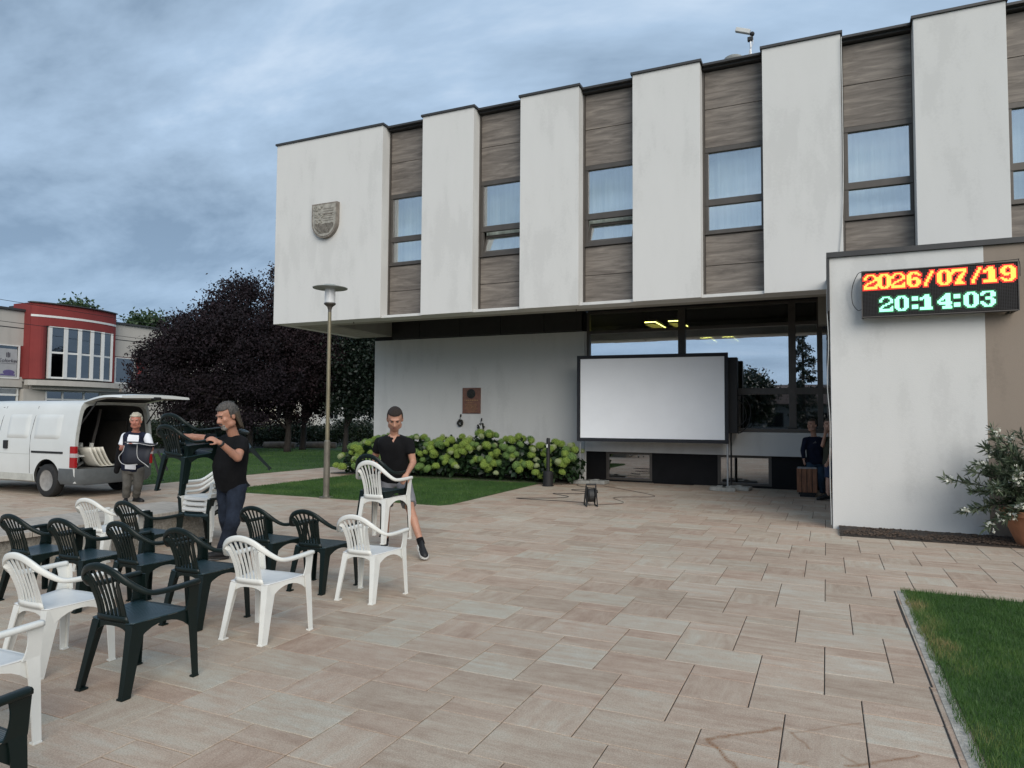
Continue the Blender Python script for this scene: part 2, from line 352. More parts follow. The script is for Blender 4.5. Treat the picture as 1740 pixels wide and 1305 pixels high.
M_lampglow = emat('fluorescent_tube', (.95, .93, .20), 7.0)
M_blk = mat('black_plastic', (.010, .010, .011), .6, .2, 10)
M_steel = mat('galvanised_steel', (.45, .46, .47), .4, .12, 14, metal=.6)
M_conc = mat('grey_concrete', (.30, .30, .28), .9, .2, 9, bump=.3)

# ---------------------------------------------------------------- ground and paving
mb = MB(); mb.add([(-400, -300, -.05), (400, -300, -.05), (400, 500, -.05), (-400, 500, -.05)], [(0, 1, 2, 3)])
gr = mb.build('ground', M_turf); gr['kind'] = 'structure'
mb = MB(); mb.add([(-26, -4, -.008), (10, -4, -.008), (10, 18.2, -.008), (-26, 18.2, -.008)], [(0, 1, 2, 3)])
mb.add([(-14.62, 18.2, -.008), (-11.95, 18.2, -.008), (-11.95, 27, -.008), (-14.62, 27, -.008)], [(0, 1, 2, 3)])
plaza = mb.build('pavement', M_sand); plaza['kind'] = 'structure'
mb = MB(); mb.add([(-37, -60, -.03), (-26, -60, -.03), (-26, 90, -.03), (-37, 90, -.03)], [(0, 1, 2, 3)])
M_asph = mat('asphalt', (.05, .05, .05), .9, .2, 3, bump=.3, bscale=200)
rd = mb.build('road', M_asph); rd['kind'] = 'structure'

LAWNS = {'mid': [(-12.0, 11.17), (-6.55, 11.22), (-6.42, 11.45), (-6.5, 15.9), (-6.5, 17.5), (-12.0, 17.5)],
         'back': [(-25.5, 11.2), (-14.55, 11.2), (-14.55, 26.5), (-25.5, 26.5)],
         'right': [(.665, 7.72), (9, 7.30), (9, -3), (.70, -3), (.68, 4.0)]}
def inpoly(x, y, P):
    c = False
    for i in range(len(P)):
        (x0, y0), (x1, y1) = P[i-1], P[i]
        if (y0 > y) != (y1 > y) and x < (x1-x0)*(y-y0)/(y1-y0)+x0: c = not c
    return c
LM = {}
for nm, P in LAWNS.items():
    mb = MB(); mb.prism(P, -.02, .012, lambda a, b, h: (a, b, h)); LM[nm] = mb.build('lawn', M_turf); LM[nm]['kind'] = 'structure'

U, V = .1985, .1945; OX, OY = -1.225, 3.865
kinds = [(0, 0, 2, 2), (0, 2, 2, 1), (-1, 3, 3, 2)]
slabs = []
fwx, rx_ = np.array(fw), np.array(rr)
def project(p):
    d = Vector(p)-Vector((0, 0, 1.65)); w = d.dot(fw)
    return (870+1179.0*d.dot(rr)/w, 652.5-1179.0*d.dot(uu)/w, w) if w > .1 else (0, 0, -1)
for i in range(-90, 90):
    for j in range(-40, 40):
        bx, by = OX+U*(2*i+j), OY+V*(2*i+7*j)
        if not (-27 < bx < 11 and -5 < by < 28): continue
        for (a, b, w_, h_) in kinds:
            x0, y0 = bx+U*a, by+V*b; x1, y1 = x0+U*w_, y0+V*h_; cx_, cy_ = (x0+x1)/2, (y0+y1)/2
            if not (-25.8 < x0 and x1 < 9.8 and -3 < y0 and y1 < 27): continue
            if cy_ > 17.6 and not (-14.7 < cx_ < -11.9): continue
            if any(all(inpoly(q[0], q[1], P) for q in ((x0, y0), (x1, y0), (x0, y1), (x1, y1))) for P in LAWNS.values()): continue
            px_, py_, w = project((cx_, cy_, 0))
            vis = w > 0 and -40 < px_ < 1780 and py_ < 1340
            slabs.append((w if vis else 999, x0, y0, x1, y1))
slabs.sort()
def slab_geo(s, V_, F_, C_):
    _, x0, y0, x1, y1 = s; gx, gy, c = .0032, .0025, .003
    x0 += gx; x1 -= gx; y0 += gy; y1 -= gy; k = len(V_); dz = random.uniform(-.0012, .0012)
    for z, q in ((-.03, 0), (-.0025+dz, 0), (dz, c)):
        V_ += [(x0+q, y0+q, z), (x1-q, y0+q, z), (x1-q, y1-q, z), (x0+q, y1-q, z)]
    for r_ in (0, 4):
        for j in range(4): j2 = (j+1) % 4; F_.append((k+r_+j, k+r_+j2, k+r_+4+j2, k+r_+4+j))
    F_.append((k+8, k+9, k+10, k+11))
    sq = abs((x1-x0)-(y1-y0)) < .05
    dirn = 1.0 if (sq and random.random() < .55) else 0.0
    C_ += [(random.random(), dirn, random.random(), 1)]*12
def slab_mesh(name, L_):
    V_, F_, C_ = [], [], []
    for s in L_: slab_geo(s, V_, F_, C_)
    me = bpy.data.meshes.new(name); me.from_pydata(V_, [], F_); me.materials.append(M_stone)
    at = me.color_attributes.new('slab', 'FLOAT_COLOR', 'POINT'); at.data.foreach_set('color', np.array(C_, dtype=np.float32).ravel())
    return me
for s in slabs[:300]: link('slab', slab_mesh('slab', [s]), plaza)
o = link('slab_field', slab_mesh('slab_field', slabs[300:]), plaza); o['kind'] = 'stuff'

# kerb strips round the lawns
def strip(name, P0, P1, wd, z0, z1, m):
    d = (Vector(P1)-Vector(P0)).normalized(); n = Vector((-d.y, d.x))*wd; mb = MB()
    a, b = Vector(P0), Vector(P1)
    mb.prism([a, b, b+n, a+n], z0, z1, lambda x, y, h: (x, y, h)); o = mb.build(name, m); o['kind'] = 'structure'; return o
M_kerb = mat('pale_kerb_stone', (.42, .39, .34), .9, .3, 22, bump=1, bscale=90)
strip('kerb', (.665, -3), (.665, 7.70), .07, -.02, .0035, M_kerb)
M_metal_edge = mat('steel_edging', (.10, .10, .10), .5, .2, 10, metal=.5)
strip('drain_channel', (.578, 5.05), (.578, 7.68), .012, -.02, .002, M_blk)
strip('drain_channel', (.562, -3), (.562, 5.05), .007, -.02, .002, M_blk)

# grass blades
def grass(name, P, n, hmin, hmax, wid, label, near=None, seed=1, tone=(0, 1), hole=None):
    rng = np.random.RandomState(seed); xs = [p[0] for p in P]; ys = [p[1] for p in P]
    if near: x0, x1, y0, y1 = near
    else: x0, x1, y0, y1 = min(xs), max(xs), min(ys), max(ys)
    X = rng.uniform(x0, x1, n); Y = rng.uniform(y0, y1, n)
    ok = np.array([inpoly(a, b, P) for a, b in zip(X, Y)]); X, Y = X[ok], Y[ok]; n = len(X)
    # slight overhang of the edge
    H = rng.uniform(hmin, hmax, n); A = rng.uniform(0, 2*PI, n); lean = rng.uniform(.1, .75, n)*H; B = rng.uniform(0, 2*PI, n)
    v = np.zeros((n, 3, 3), np.float32)
    v[:, 0, 0] = X-np.cos(A)*wid; v[:, 0, 1] = Y-np.sin(A)*wid; v[:, 1, 0] = X+np.cos(A)*wid; v[:, 1, 1] = Y+np.sin(A)*wid
    v[:, 0:2, 2] = .008; v[:, 2, 0] = X+np.cos(B)*lean; v[:, 2, 1] = Y+np.sin(B)*lean; v[:, 2, 2] = .012+H
    me = bpy.data.meshes.new(name); me.vertices.add(n*3); me.vertices.foreach_set('co', v.ravel())
    me.loops.add(n*3); me.loops.foreach_set('vertex_index', np.arange(n*3, dtype=np.int32)); me.polygons.add(n)
    me.polygons.foreach_set('loop_start', np.arange(0, n*3, 3, dtype=np.int32)); me.update()
    patch = np.array([noise.noise(Vector((a*1.1, b*1.1, seed)))*.9+noise.noise(Vector((a*4, b*4, seed+5)))*.5 for a, b in zip(X, Y)])
    t = np.clip(rng.uniform(0, .55, n)+patch*.8, 0, 1)
    if hole is not None: t = np.clip(t+hole(X, Y, rng), 0, 1.6)
    at = me.attributes.new('tone', 'FLOAT', 'POINT'); at.data.foreach_set('value', np.repeat(t, 3).astype(np.float32))
    me.materials.append(M_grass); o = link(name, me); return tag(o, label, 'grass', kind='stuff')
def grassmat():
    m = leafmat('grass_blades', (.018, .062, .008), (.075, .135, .022), .6, trans=.2)
    t = m.node_tree; r = t.nodes.new('ShaderNodeValToRGB'); a = [n for n in t.nodes if n.type == 'ATTRIBUTE'][0]; mx = [n for n in t.nodes if n.type == 'MIX_RGB'][0]
    e = r.color_ramp.elements; e[0].color = (.030, .085, .012, 1); e[1].color = (.30, .235, .10, 1); e[1].position = .98
    q = e.new(.45); q.color = (.058, .135, .020, 1); q = e.new(.75); q.color = (.13, .18, .045, 1)
    sc = t.nodes.new('ShaderNodeMath'); sc.operation = 'MULTIPLY'; sc.inputs[1].default_value = .72
    t.links.new(a.outputs['Fac'], sc.inputs[0]); t.links.new(sc.outputs[0], r.inputs[0])
    for l in list(mx.outputs[0].links): t.links.new(r.outputs[0], l.to_socket)
    return m
M_grass = grassmat()
def dry(X, Y, rng):
    d = np.exp(-((X-.70)/.10)**2)*.45
    for cx_, cy_, s_, a in ((.80, 5.9, .10, .95), (.80, 6.6, .10, .6), (.84, 5.4, .10, .7), (1.0, 4.6, .12, .5), (.74, 7.1, .09, .5)):
        d += a*np.exp(-(((X-cx_)/s_)**2+((Y-cy_)/(s_*1.6))**2))
    return d*rng.uniform(.5, 1.2, len(X))
grass('grass', [(.655, 7.74)]+[(.628+.06*noise.noise((0, q*.9, 2)), 7.7-q*.1) for q in range(0, 60)]+[(.66, 1.6), (3, 1.6), (3, 7.62)], 170000, .018, .050, .0018, 'short green lawn grass with dry patches at the right edge beside the pale kerb', (.62, 4.2, 2.6, 7.72), 3, hole=dry)
grass('grass', LAWNS['mid'], 90000, .02, .045, .0035, 'mown green grass wedge in front of the hydrangeas', None, 4)
grass('grass', LAWNS['back'], 90000, .02, .05, .006, 'mown green grass beyond the path, reaching back to the dark hedge', None, 5)

# planting bed along the annexe
mb = MB(); n_ = 60
top = []
for i in range(n_+1):
    x = .15+i*(9-.15)/n_
    top.append([(x, 10.93+.0*x, .0), (x, 10.96, .012+.004*random.random()), (x, 11.2, .035+.03*noise.noise((x*3, 0, 0))), (x, 11.45, .055+.05*noise.noise((x*2.3, 4, 0))), (x, 11.66, .05)])
mb.loft(top, cap=False, closed=False)
M_mulch = mat('mulch_soil', (.035, .026, .020), .95, .5, 25, bump=1, bscale=80)
bed = mb.build('soil_bed', M_mulch); bed['kind'] = 'structure'
mb = MB()
for i in range(2600):
    x, y = random.uniform(.16, 4.5), random.uniform(10.95, 11.62); z = .03+.03*(y-10.95)
    s_ = random.uniform(.008, .02); R_ = Matrix.Rotation(random.uniform(0, 6.3), 4, 'Z') @ Matrix.Rotation(random.uniform(-.6, .6), 4, 'X')
    R_.translation = Vector((x, y, z+.006)); mb.box(-s_, s_, -s_*.5, s_*.5, -.003, .003, R_)
tag(mb.build('bark_chips', mat('bark_chip', (.075, .05, .035), .9, .5, 40), fix=False), 'brown bark chips scattered on the bed at the foot of the annexe wall', 'mulch', kind='stuff')

# ---------------------------------------------------------------- town hall
hall = empty('town_hall', (-5, 14, 0), 'long white civic building with projecting piers, wood grain panels and an overhanging upper storey', 'building')
def part(name, mb, m, parent=hall, **k): return wchild(mb.build(name, m, **k), parent) if parent else mb.build(name, m, **k)
YF, YR = 13.9, 14.22
ZB, ZT = 4.03, 8.78
piers = [(-13.18, -9.82)]+[(-8.68+2.545*k, -7.31+2.545*k) for k in range(8)]
XE = piers[-1][1]
for a, b in piers:
    p = part('pier', MB().cbox(a, b, YF, YR+.2, ZB, ZT, .006), M_wall)
    c = MB().box(a-.035, b+.035, YF-.035, YR+.25, ZT+.002, ZT+.05)
    wchild(c.build('coping', M_cope), p)
part('end_wall', MB().box(-13.18, -12.95, YR+.2, 17.4, ZB, 8.62), M_wall); part('end_wall', MB().box(XE, XE+.2, YF, 17.4, ZB, 8.62), M_wall)
# floor slab with edge beams, roof slab, back wall
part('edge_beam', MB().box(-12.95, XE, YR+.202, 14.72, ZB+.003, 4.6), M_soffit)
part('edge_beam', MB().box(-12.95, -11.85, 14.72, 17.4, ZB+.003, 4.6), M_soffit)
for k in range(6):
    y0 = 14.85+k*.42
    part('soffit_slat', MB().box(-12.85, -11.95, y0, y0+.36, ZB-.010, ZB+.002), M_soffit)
part('floor_slab', MB().box(-12.95, XE, 14.72, 17.4, 4.47, 4.62), M_ceil)
part('roof', MB().box(-12.95, XE, YR+.2, 17.4, 8.45, 8.62), M_cope)
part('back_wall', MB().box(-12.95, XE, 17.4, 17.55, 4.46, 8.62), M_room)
gaps = [(piers[i][1], piers[i+1][0]) for i in range(len(piers)-1)]
Zr = [8.70, 7.92, 7.12, 7.02, 6.06, 5.93, 5.43, 5.33, 4.71, 4.10]
state = ['shut', 'tilt', 'tilt', 'shut', 'shut', 'shut', 'shut', 'shut']
for gi, (a, b) in enumerate(gaps):
    part('sill_ledge', MB().cbox(a+.001, b-.001, 13.97, YR+.198, ZB, 4.092, .004), M_wall)
    for z1, z0 in ((Zr[0], Zr[1]), (Zr[1], Zr[2]), (Zr[7], Zr[8]), (Zr[8], Zr[9])):
        part('cladding_panel', MB().cbox(a+.045, b-.012, YR+.01, YR+.06, z0+.006, z1-.006, .004), M_clad)
    part('backing_panel', MB().box(a-.01, b+.01, YR+.075, YR+.19, 7.1, 8.72).box(a-.01, b+.01, YR+.075, YR+.19, 4.1, 5.36), M_darkfr)
    part('parapet_cap', MB().box(a+.036, b-.036, 14.03, YR+.3, 8.755, 8.80).box(a+.002, b-.002, 14.12, YR+.3, 8.715, 8.753), [M_cope])
    part('edge_trim', MB().box(a+.002, a+.04, YR-.02, YR+.07, 4.1, 8.712).box(b-.011, b-.002, YR-.0, YR+.07, 4.1, 8.712), M_alu)
    # window
    wf = MB(); y0, y1 = YR-.005, YR+.085; x0, x1 = a+.041, b-.012
    for (p, q, r_, s_) in ((x0, x1, Zr[3], Zr[2]-.002), (x0, x1, Zr[5], Zr[4]), (x0, x1, Zr[7]+.002, Zr[6])): wf.cbox(p, q, y0, y1, r_, s_, .006)
    wf.cbox(x0, x0+.07, y0+.01, y1, Zr[6], Zr[5], .004).cbox(x0, x0+.07, y0+.01, y1, Zr[4], Zr[3], .004)
    wf.cbox(x1-.05, x1, y0+.01, y1, Zr[6], Zr[5], .004).cbox(x1-.05, x1, y0+.01, y1, Zr[4], Zr[3], .004)
    wf.box(x0-.0, x1, y0-.035, y0-.001, Zr[7]+.01, Zr[7]+.035)
    win = part('window', wf, M_alu)
    gx0, gx1 = x0+.07, x1-.05
    big = MB().box(gx0, gx1, YR+.045, YR+.055, Zr[4], Zr[3]); wchild(big.build('pane', M_glassU), win)
    if state[gi] == 'shut':
        wchild(MB().box(gx0, gx1, YR+.045, YR+.055, Zr[6], Zr[5]).build('pane', M_glassU), win)
    else:
        h = Zr[5]-Zr[6]; R_ = Matrix.Translation((0, YR+.0, Zr[5]-.03)) @ Matrix.Rotation(math.radians(-0), 4, 'X')
        # bottom hung sash, tipped inwards at the top
        R_ = Matrix.Translation((0, YR+.03, Zr[6])) @ Matrix.Rotation(math.radians(-17), 4, 'X')
        fr = MB(); fr.box(gx0, gx1, -.02, .02, 0, .05, R_).box(gx0, gx1, -.02, .02, h-.10, h-.04, R_).box(gx0, gx0+.05, -.02, .02, .05, h-.10, R_).box(gx1-.04, gx1, -.02, .02, .05, h-.10, R_)
        sa = wchild(fr.build('sash', M_alu), win)
        wchild(MB().box(gx0+.05, gx1-.04, -.004, .004, .05, h-.10, R_).build('pane', M_glassU), win)
    # folded curtain behind the glass
    cu = []; nn = 60
    for k in range(nn+1):
        x = a+.02+(b-a-.04)*k/nn; y = YR+.34+.022*math.sin(k*.33+gi*2)+.006*math.sin(k*.9)
        cu.append([(x, y, 5.35), (x, y, 7.1)])
    part('curtain', MB().loft(cu, cap=False, closed=False), M_curt, smooth=True)
# lobby walls under the overhang
part('lobby_wall', MB().cbox(-12.57, -5.84, 17.56, 18.0, 0, 3.94, .006), M_wall)
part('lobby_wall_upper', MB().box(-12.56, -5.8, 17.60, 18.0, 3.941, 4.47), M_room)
for a, b in ((-11.845, -10.9), (-10.9, -9.55), (-9.55, -8.25), (-8.25, -6.95), (-6.95, -5.87)):
    part('fascia_panel', MB().cbox(a+.006, b-.006, 17.42, 17.554, 3.952, 4.467, .005), M_darkfr)
part('return_wall', MB().box(-5.84, -5.80, 17.60, 17.98, 0, 3.94), M_wall)
fr = MB()
for a, b in ((-5.80, -5.72), (-3.39, -3.21), (-.80, -.64), (-.18, -.06)): fr.cbox(a, b, 17.62, 17.76, 1.42, 4.46, .006)
for z0, z1 in ((3.87, 3.95), (2.23, 2.38), (4.40, 4.466)): fr.cbox(-5.8, .06, 17.635, 17.75, z0, z1, .005)
fr.cbox(-1.98, -1.90, 17.64, 17.75, 1.42, 2.23, .004)
fr.cbox(-5.83, .06, 17.44, 17.76, 1.335, 1.415, .006)
part('window_frame', fr, M_alu)
xs = [-5.72, -3.39, -3.21, -.80, -.64, -.18]
for i in (0, 2, 4):
    a, b = xs[i], xs[i+1]
    part('window_pane', MB().box(a, b, 17.69, 17.70, 2.38, 3.87), M_glassL)
    part('window_pane', MB().box(a, b, 17.69, 17.70, 3.95, 4.40), M_glassT)
for a, b in ((-5.72, -3.39), (-3.21, -1.98), (-1.90, -.80), (-.64, -.18)):
    part('window_pane', MB().box(a, b, 17.69, 17.70, 1.42, 2.23), M_glassD)
part('window_pane', MB().box(-.06, 1.3, 17.69, 17.70, 1.42, 3.94), M_glassD)
part('plinth', MB().box(.07, 1.3, 17.62, 17.8, -.02, 1.415), M_plinth)
part('spandrel', MB().cbox(-5.80, .066, 17.47, 17.70, .765, 1.33, .006), M_wall)
part('plinth', MB().box(-5.80, -5.26, 17.60, 17.8, -.02, .76).box(-4.05, -2.44, 17.60, 17.8, -.02, .76).box(-1.2, .066, 17.6, 17.8, -.02, .76).box(-5.26, -4.05, 17.6, 17.8, -.02, .04).box(-2.44, -1.2, 17.6, 17.8, -.02, .04), M_plinth)
for a, b in ((-5.26, -4.05), (-2.44, -1.2)):
    f = MB(); f.box(a+.002, a+.07, 17.61, 17.7, .042, .758).box(b-.07, b-.002, 17.61, 17.7, .042, .758).box(a+.07, b-.07, 17.61, 17.7, .042, .10).box(a+.07, b-.07, 17.61, 17.7, .70, .758)
    w_ = part('basement_window', f, M_alu)
    wchild(MB().box(a+.07, b-.07, 17.65, 17.66, .10, .70).build('pane', M_glassD), w_)
    part('basement_blind', MB().box(a+.12, b-.3, 17.78, 17.80, .12, .5), M_conc)
# dark lobby behind the glass
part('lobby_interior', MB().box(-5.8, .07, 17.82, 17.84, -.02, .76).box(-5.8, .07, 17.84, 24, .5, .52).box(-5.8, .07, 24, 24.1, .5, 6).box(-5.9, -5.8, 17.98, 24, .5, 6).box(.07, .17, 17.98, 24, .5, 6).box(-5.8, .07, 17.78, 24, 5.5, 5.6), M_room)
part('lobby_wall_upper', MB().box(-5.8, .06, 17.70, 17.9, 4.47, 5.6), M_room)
for (x, y, zl) in (((-4.534, 19.600, 4.422)[0], 20.2, 4.33), ((-3.866, 19.600, 4.421)[0], 20.2, 4.33), ((-3.311, 22.000, 4.066)[0], 22.2, 4.05), ((-2.662, 22.000, 4.058)[0], 22.2, 4.05)):  # deeper two are added lamps imitating lamp reflections in the big pane
    b_ = MB().cbox(x-.19, x+.19, y-.75, y+.75, zl+.05, zl+.11, .01)
    f = part('ceiling_light_and_reflection', b_, M_darkfr)
    d_ = MB()
    for q in (-.12, -.04, .04, .12): d_.box(x+q-.028, x+q+.028, y-.72, y+.72, zl+.025, zl+.048)
    for q in range(9): d_
    wchild(d_.build('tube', M_lampglow), f)
    lv = MB()
    for q in range(12): yy = y-.72+q*.13; lv.box(x-.17, x+.17, yy, yy+.010, zl-.02, zl+.024)
    wchild(lv.build('louvre', M_alu), f)
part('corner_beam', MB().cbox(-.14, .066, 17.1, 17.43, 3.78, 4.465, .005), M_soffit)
# small spotlight / hooks on the soffit
for x, y in ((-10.9, 14.3), (-5.0, 14.45)): part('soffit_hook', MB().tube([(x, y, 4.035), (x, y, 3.99)], .012, 6), M_alu)

# entrance annexe
ann = empty('entrance_annexe', (.07, 11.63, 0), 'low white and brown rendered annexe wall with a dark roof edge carrying the LED sign', 'annexe')
part('wall', MB().cbox(.07, 2.06, 11.63, 12.05, -.02, 4.12, .006), M_wall, ann)
part('wall', MB().box(2.06, 9, 11.633, 12.05, -.02, 4.12), M_brown, ann)['label'] = 'brown rendered wall section'
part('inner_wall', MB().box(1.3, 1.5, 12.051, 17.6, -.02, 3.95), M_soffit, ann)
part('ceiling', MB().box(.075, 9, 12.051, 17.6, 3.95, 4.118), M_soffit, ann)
part('coping', MB().box(.03, 9, 11.585, 17.4, 4.122, 4.20), M_cope, ann)
part('drip_edge', MB().box(.035, .066, 11.60, 11.66, 3.3, 4.12), M_cope, ann)
cb = crom([(.045, 11.66, 4.1), (.03, 11.68, 3.4), (.045, 11.66, 2.8), (.02, 11.7, 2.2), (.05, 11.65, 1.6), (.04, 11.66, .9), (.05, 11.66, .05)], 6)
tag(MB().tube(cb, .007, 6).build('cable', mat('white_cable', (.5, .5, .48), .5)), 'thin pale cable running down the left corner of the annexe', 'cable')
cb = crom([(.34, 13.86, 8.7), (.345, 13.87, 7.2), (.33, 13.87, 5.6), (.25, 13.88, 4.6), (.2, 13.88, 4.25)], 6)
tag(MB().tube(cb, .007, 6).build('cable', bpy.data.materials['white_cable']), 'pale cable hanging down the edge of the pier above the annexe', 'cable')

# ---------------------------------------------------------------- LED sign
G = {
'2': "..#####..,.##...##.,##.....##,##.....##,......###,....###..,..###....,.##.....#,##.....##,#########,#########",
'0': "..#####..,.###.###.,###...###,###...###,###...###,###...###,###...###,###...###,###...###,.###.###.,..#####..",
'6': "..#####..,.###.###.,###....##,###......,###.###..,########.,###...###,###...###,###...###,.###.###.,..#####..",
'/': "......##.,......##.,.....##..,.....##..,....##...,....##...,...##....,...##....,..##.....,..##.....,..##.....",
'7': "#########,#########,##.....##,#.....##.,.....###.,....###..,....###..,...###...,...###...,..#####..,..######.",
'1': "...###...,..####...,#######..,##.####..,...####..,...####..,...####..,...####..,...####..,########.,########.",
'9': "..#####..,.###.###.,###...###,###...###,###...###,.########,..###.###,......###,##....###,.###.###.,..#####..",
':': "....,####,####,####,....,....,....,####,####,####,....",
'4': ".....###.,....####.,...#####.,..######.,.###.###.,##...###.,#########,.########,.....###.,...######,...######",
'3': ".#######.,###...###,##....###,......###,...####..,...#####.,......###,##....###,###...###,.###.###.,..#####..",
}
SX0, SX1, SZ0, SZ1, SY = .50, 2.415, 3.15, 3.825, 11.40
sign = empty('led_sign', (SX0, SY, SZ0), 'black LED display reading 2026/07/19 and 20:14:03 mounted on the annexe wall', 'LED sign')
part('housing', MB().cbox(SX0, SX1, SY, SY+.12, SZ0, SZ1, .006), M_blk, sign)
part('frame', MB().box(SX0-.004, SX1+.004, SY-.012, SY-.0005, SZ0-.004, SZ0+.008).box(SX0-.004, SX1+.004, SY-.012, SY-.0005, SZ1-.008, SZ1+.004).box(SX0-.004, SX0+.008, SY-.012, SY-.0005, SZ0+.008, SZ1-.008).box(SX1-.008, SX1+.004, SY-.012, SY-.0005, SZ0+.008, SZ1-.008), M_alu, sign)
NC, NR = 96, 33
pc, pr = (SX1-SX0-.02)/NC, (SZ1-SZ0-.02)/NR
M_or = emat('orange_led', (1.0, .36, .05), 1.5); M_rd = emat('red_led', (1.0, .03, .01), .9); M_gn = emat('green_led', (.30, 1.0, .60), 1.25); M_gd = emat('green_led_dim', (.01, .30, .08), .25); M_off = mat('unlit_led', (.012, .008, .007), .8, spec=.1)
def dots(cells, dx=.42, y=SY-.006):
    m_ = MB()
    for c_, r_ in cells:
        x = SX0+.01+(c_+.5)*pc; z = SZ1-.01-(r_+.5)*pr
        m_.box(x-pc*dx, x+pc*dx, y, SY-.0008, z-pr*dx, z+pr*dx)
    return m_
used = set()
def word(txt, c0, r0_, m_, mh, halo, gap=.55):
    c = c0
    for ch in txt:
        rows = G[ch].split(','); wd = len(rows[0]); cells = [(int(c)+j, r0_+i) for i, rw in enumerate(rows) for j, q in enumerate(rw) if q == '#']
        ci = [(int(round(a)), b) for a, b in cells]; used.update(ci)
        part('digit', dots(ci, .47), m_, sign)
        if halo:
            hs = {(a+dx_, b+dy_) for a, b in ci for dx_ in (-1, 0, 1) for dy_ in (-1, 0, 1)}-set(ci)-used
            part('digit_glow_dots', dots([h for h in hs if 0 <= h[0] < NC and 0 <= h[1] < NR], .36, SY-.004), mh, sign)['kind'] = 'stuff'
            used.update(hs)
        c += wd+gap
word('2026/07/19', 1, 2, M_or, M_rd, True, .45)
word('20:14:03', 11, 19, M_gn, M_gd, True, 1.5)
off = [(c_, r_) for c_ in range(NC) for r_ in range(NR) if (c_, r_) not in used]
part('unlit_dots', dots(off, .3, SY-.002), M_off, sign)['kind'] = 'stuff'
for x, z in ((SX0+.02, SZ0+.02), (SX0+.02, SZ1-.05), (SX1-.03, SZ0+.01), (SX1-.03, SZ1-.05), (SX1-.1, SZ0-.01)):
    part('bracket', MB().box(x-.015, x+.015, SY+.121, 11.629, z-.012, z+.012), M_darkfr, sign)
cb = crom([(SX0+.02, SY+.05, SZ1+.01), (SX0-.05, SY+.06, SZ1-.02), (SX0-.12, SY+.12, SZ1-.2), (SX0-.12, SY+.15, SZ0+.25), (SX0-.05, SY+.14, SZ0+.13), (SX0-.002, SY+.08, SZ0+.13)], 6)
part('cable', MB().tube(cb, .005, 6), M_blk, sign)
cb = crom([(SX0, SY+.04, SZ1+.015), (SX0+.8, SY+.05, SZ1+.004), (SX1-.1, SY+.05, SZ1+.03), (SX1+.02, SY+.06, SZ1+.02), (SX1+.03, SY+.06, SZ1-.2)], 6)
part('cable', MB().tube(cb, .005, 6), M_blk, sign)

# ---------------------------------------------------------------- crest
cr = empty('crest', (-11.5, 13.9, 6.15), 'grey stone coat of arms with carved relief high on the blank white pier', 'coat of arms')
M_crest = mat('weathered_crest_stone', (.30, .285, .25), .9, .3, 9, bump=.5, bscale=50)
M_crest2 = mat('dark_crest_edge', (.20, .175, .15), .9, .3, 9, bump=.4)
cx_, w2, zt_, zb_ = -11.49, .40, 7.02, 6.13
def shield(s_):
    P = [(-w2*s_, zt_-(1-s_)*.4), (w2*s_, zt_-(1-s_)*.4)]
    for k in range(0, 17):
        a = -PI/2*0+k*PI/16; P.append((w2*s_*math.cos(a), zb_+.42*1+(1-s_)*.0-(.42-(1-s_)*.4)*math.sin(a)))
    return P
part('shield', MB().prism(shield(1.0), 13.899, 13.80, lambda a, b, h: (cx_+a, h, b)), M_crest2, cr)
part('field', MB().prism(shield(.90), 13.801, 13.788, lambda a, b, h: (cx_+a, h, b)), M_crest, cr)
rl = MB()
for k in range(9): z = 6.26+k*.028; hw = .30*min(1, .55+k*.08); rl.tube([(cx_-hw+.6*hw*q/4*0+hw*2*q/10, 13.783+.004*math.sin(q*1.7+k), z+.006*math.sin(q*2+k)) for q in range(11)], .0075, 5)
part('wave_lines', rl, M_crest2, cr)
rl = MB(); random.seed(3)
for k in range(26):
    x, z = cx_+random.uniform(-.33, -.03), random.uniform(6.50, 6.95); rl.ball((x, 13.785, z), (random.uniform(.015, .035), .025, random.uniform(.015, .045)), n=7, m=5)
for x, z in ((-.27, 6.93), (-.24, 6.7), (-.24, 6.55)):
    for q in range(5): a = q*1.257; rl.tube([(cx_+x, 13.78, z), (cx_+x+.045*math.cos(a), 13.775, z+.045*math.sin(a))], .01, 5)
part('relief', rl, M_crest, cr)
rl = MB().cbox(cx_-.04, cx_+.26, 13.775, 13.79, 6.72, 6.745, .004)
for k in range(6): rl.box(cx_-.02, cx_+.3, 13.782, 13.789, 6.56+k*.06, 6.57+k*.06)
part('relief_bars', rl, M_crest2, cr)

# ---------------------------------------------------------------- plaque and wreaths
M_cop = mat('red_brown_marble', (.17, .075, .048), .45, .25, 12)
M_gold = mat('dull_gilt_lettering', (.36, .22, .09), .5, .1, 10)
M_brz = mat('dark_bronze', (.03, .03, .025), .5, .3, 30, metal=.4, bump=.5)
pq = empty('memorial_plaque', (-9.2, 17.55, 1.72), 'reddish brown memorial plaque with a round bronze portrait on the white lobby wall', 'plaque')
part('plate', MB().cbox(-9.49, -8.92, 17.52, 17.558, 1.74, 2.47, .006), M_cop, pq)
md_ = MB().lathe([(.0, 0), (.135, 0), (.135, .012), (.118, .016), (.11, .010), (0, .014)], n=28, M=Matrix.Translation((-9.21, 17.519, 2.30)) @ Matrix.Rotation(PI/2, 4, 'X'))
md_.ball((-9.215, 17.503, 2.305), (.04, .02, .055), n=10, m=7).ball((-9.215, 17.507, 2.24), (.065, .014, .03), n=10, m=6)
part('medallion', md_, M_brz, pq)
tx = MB(); random.seed(5)
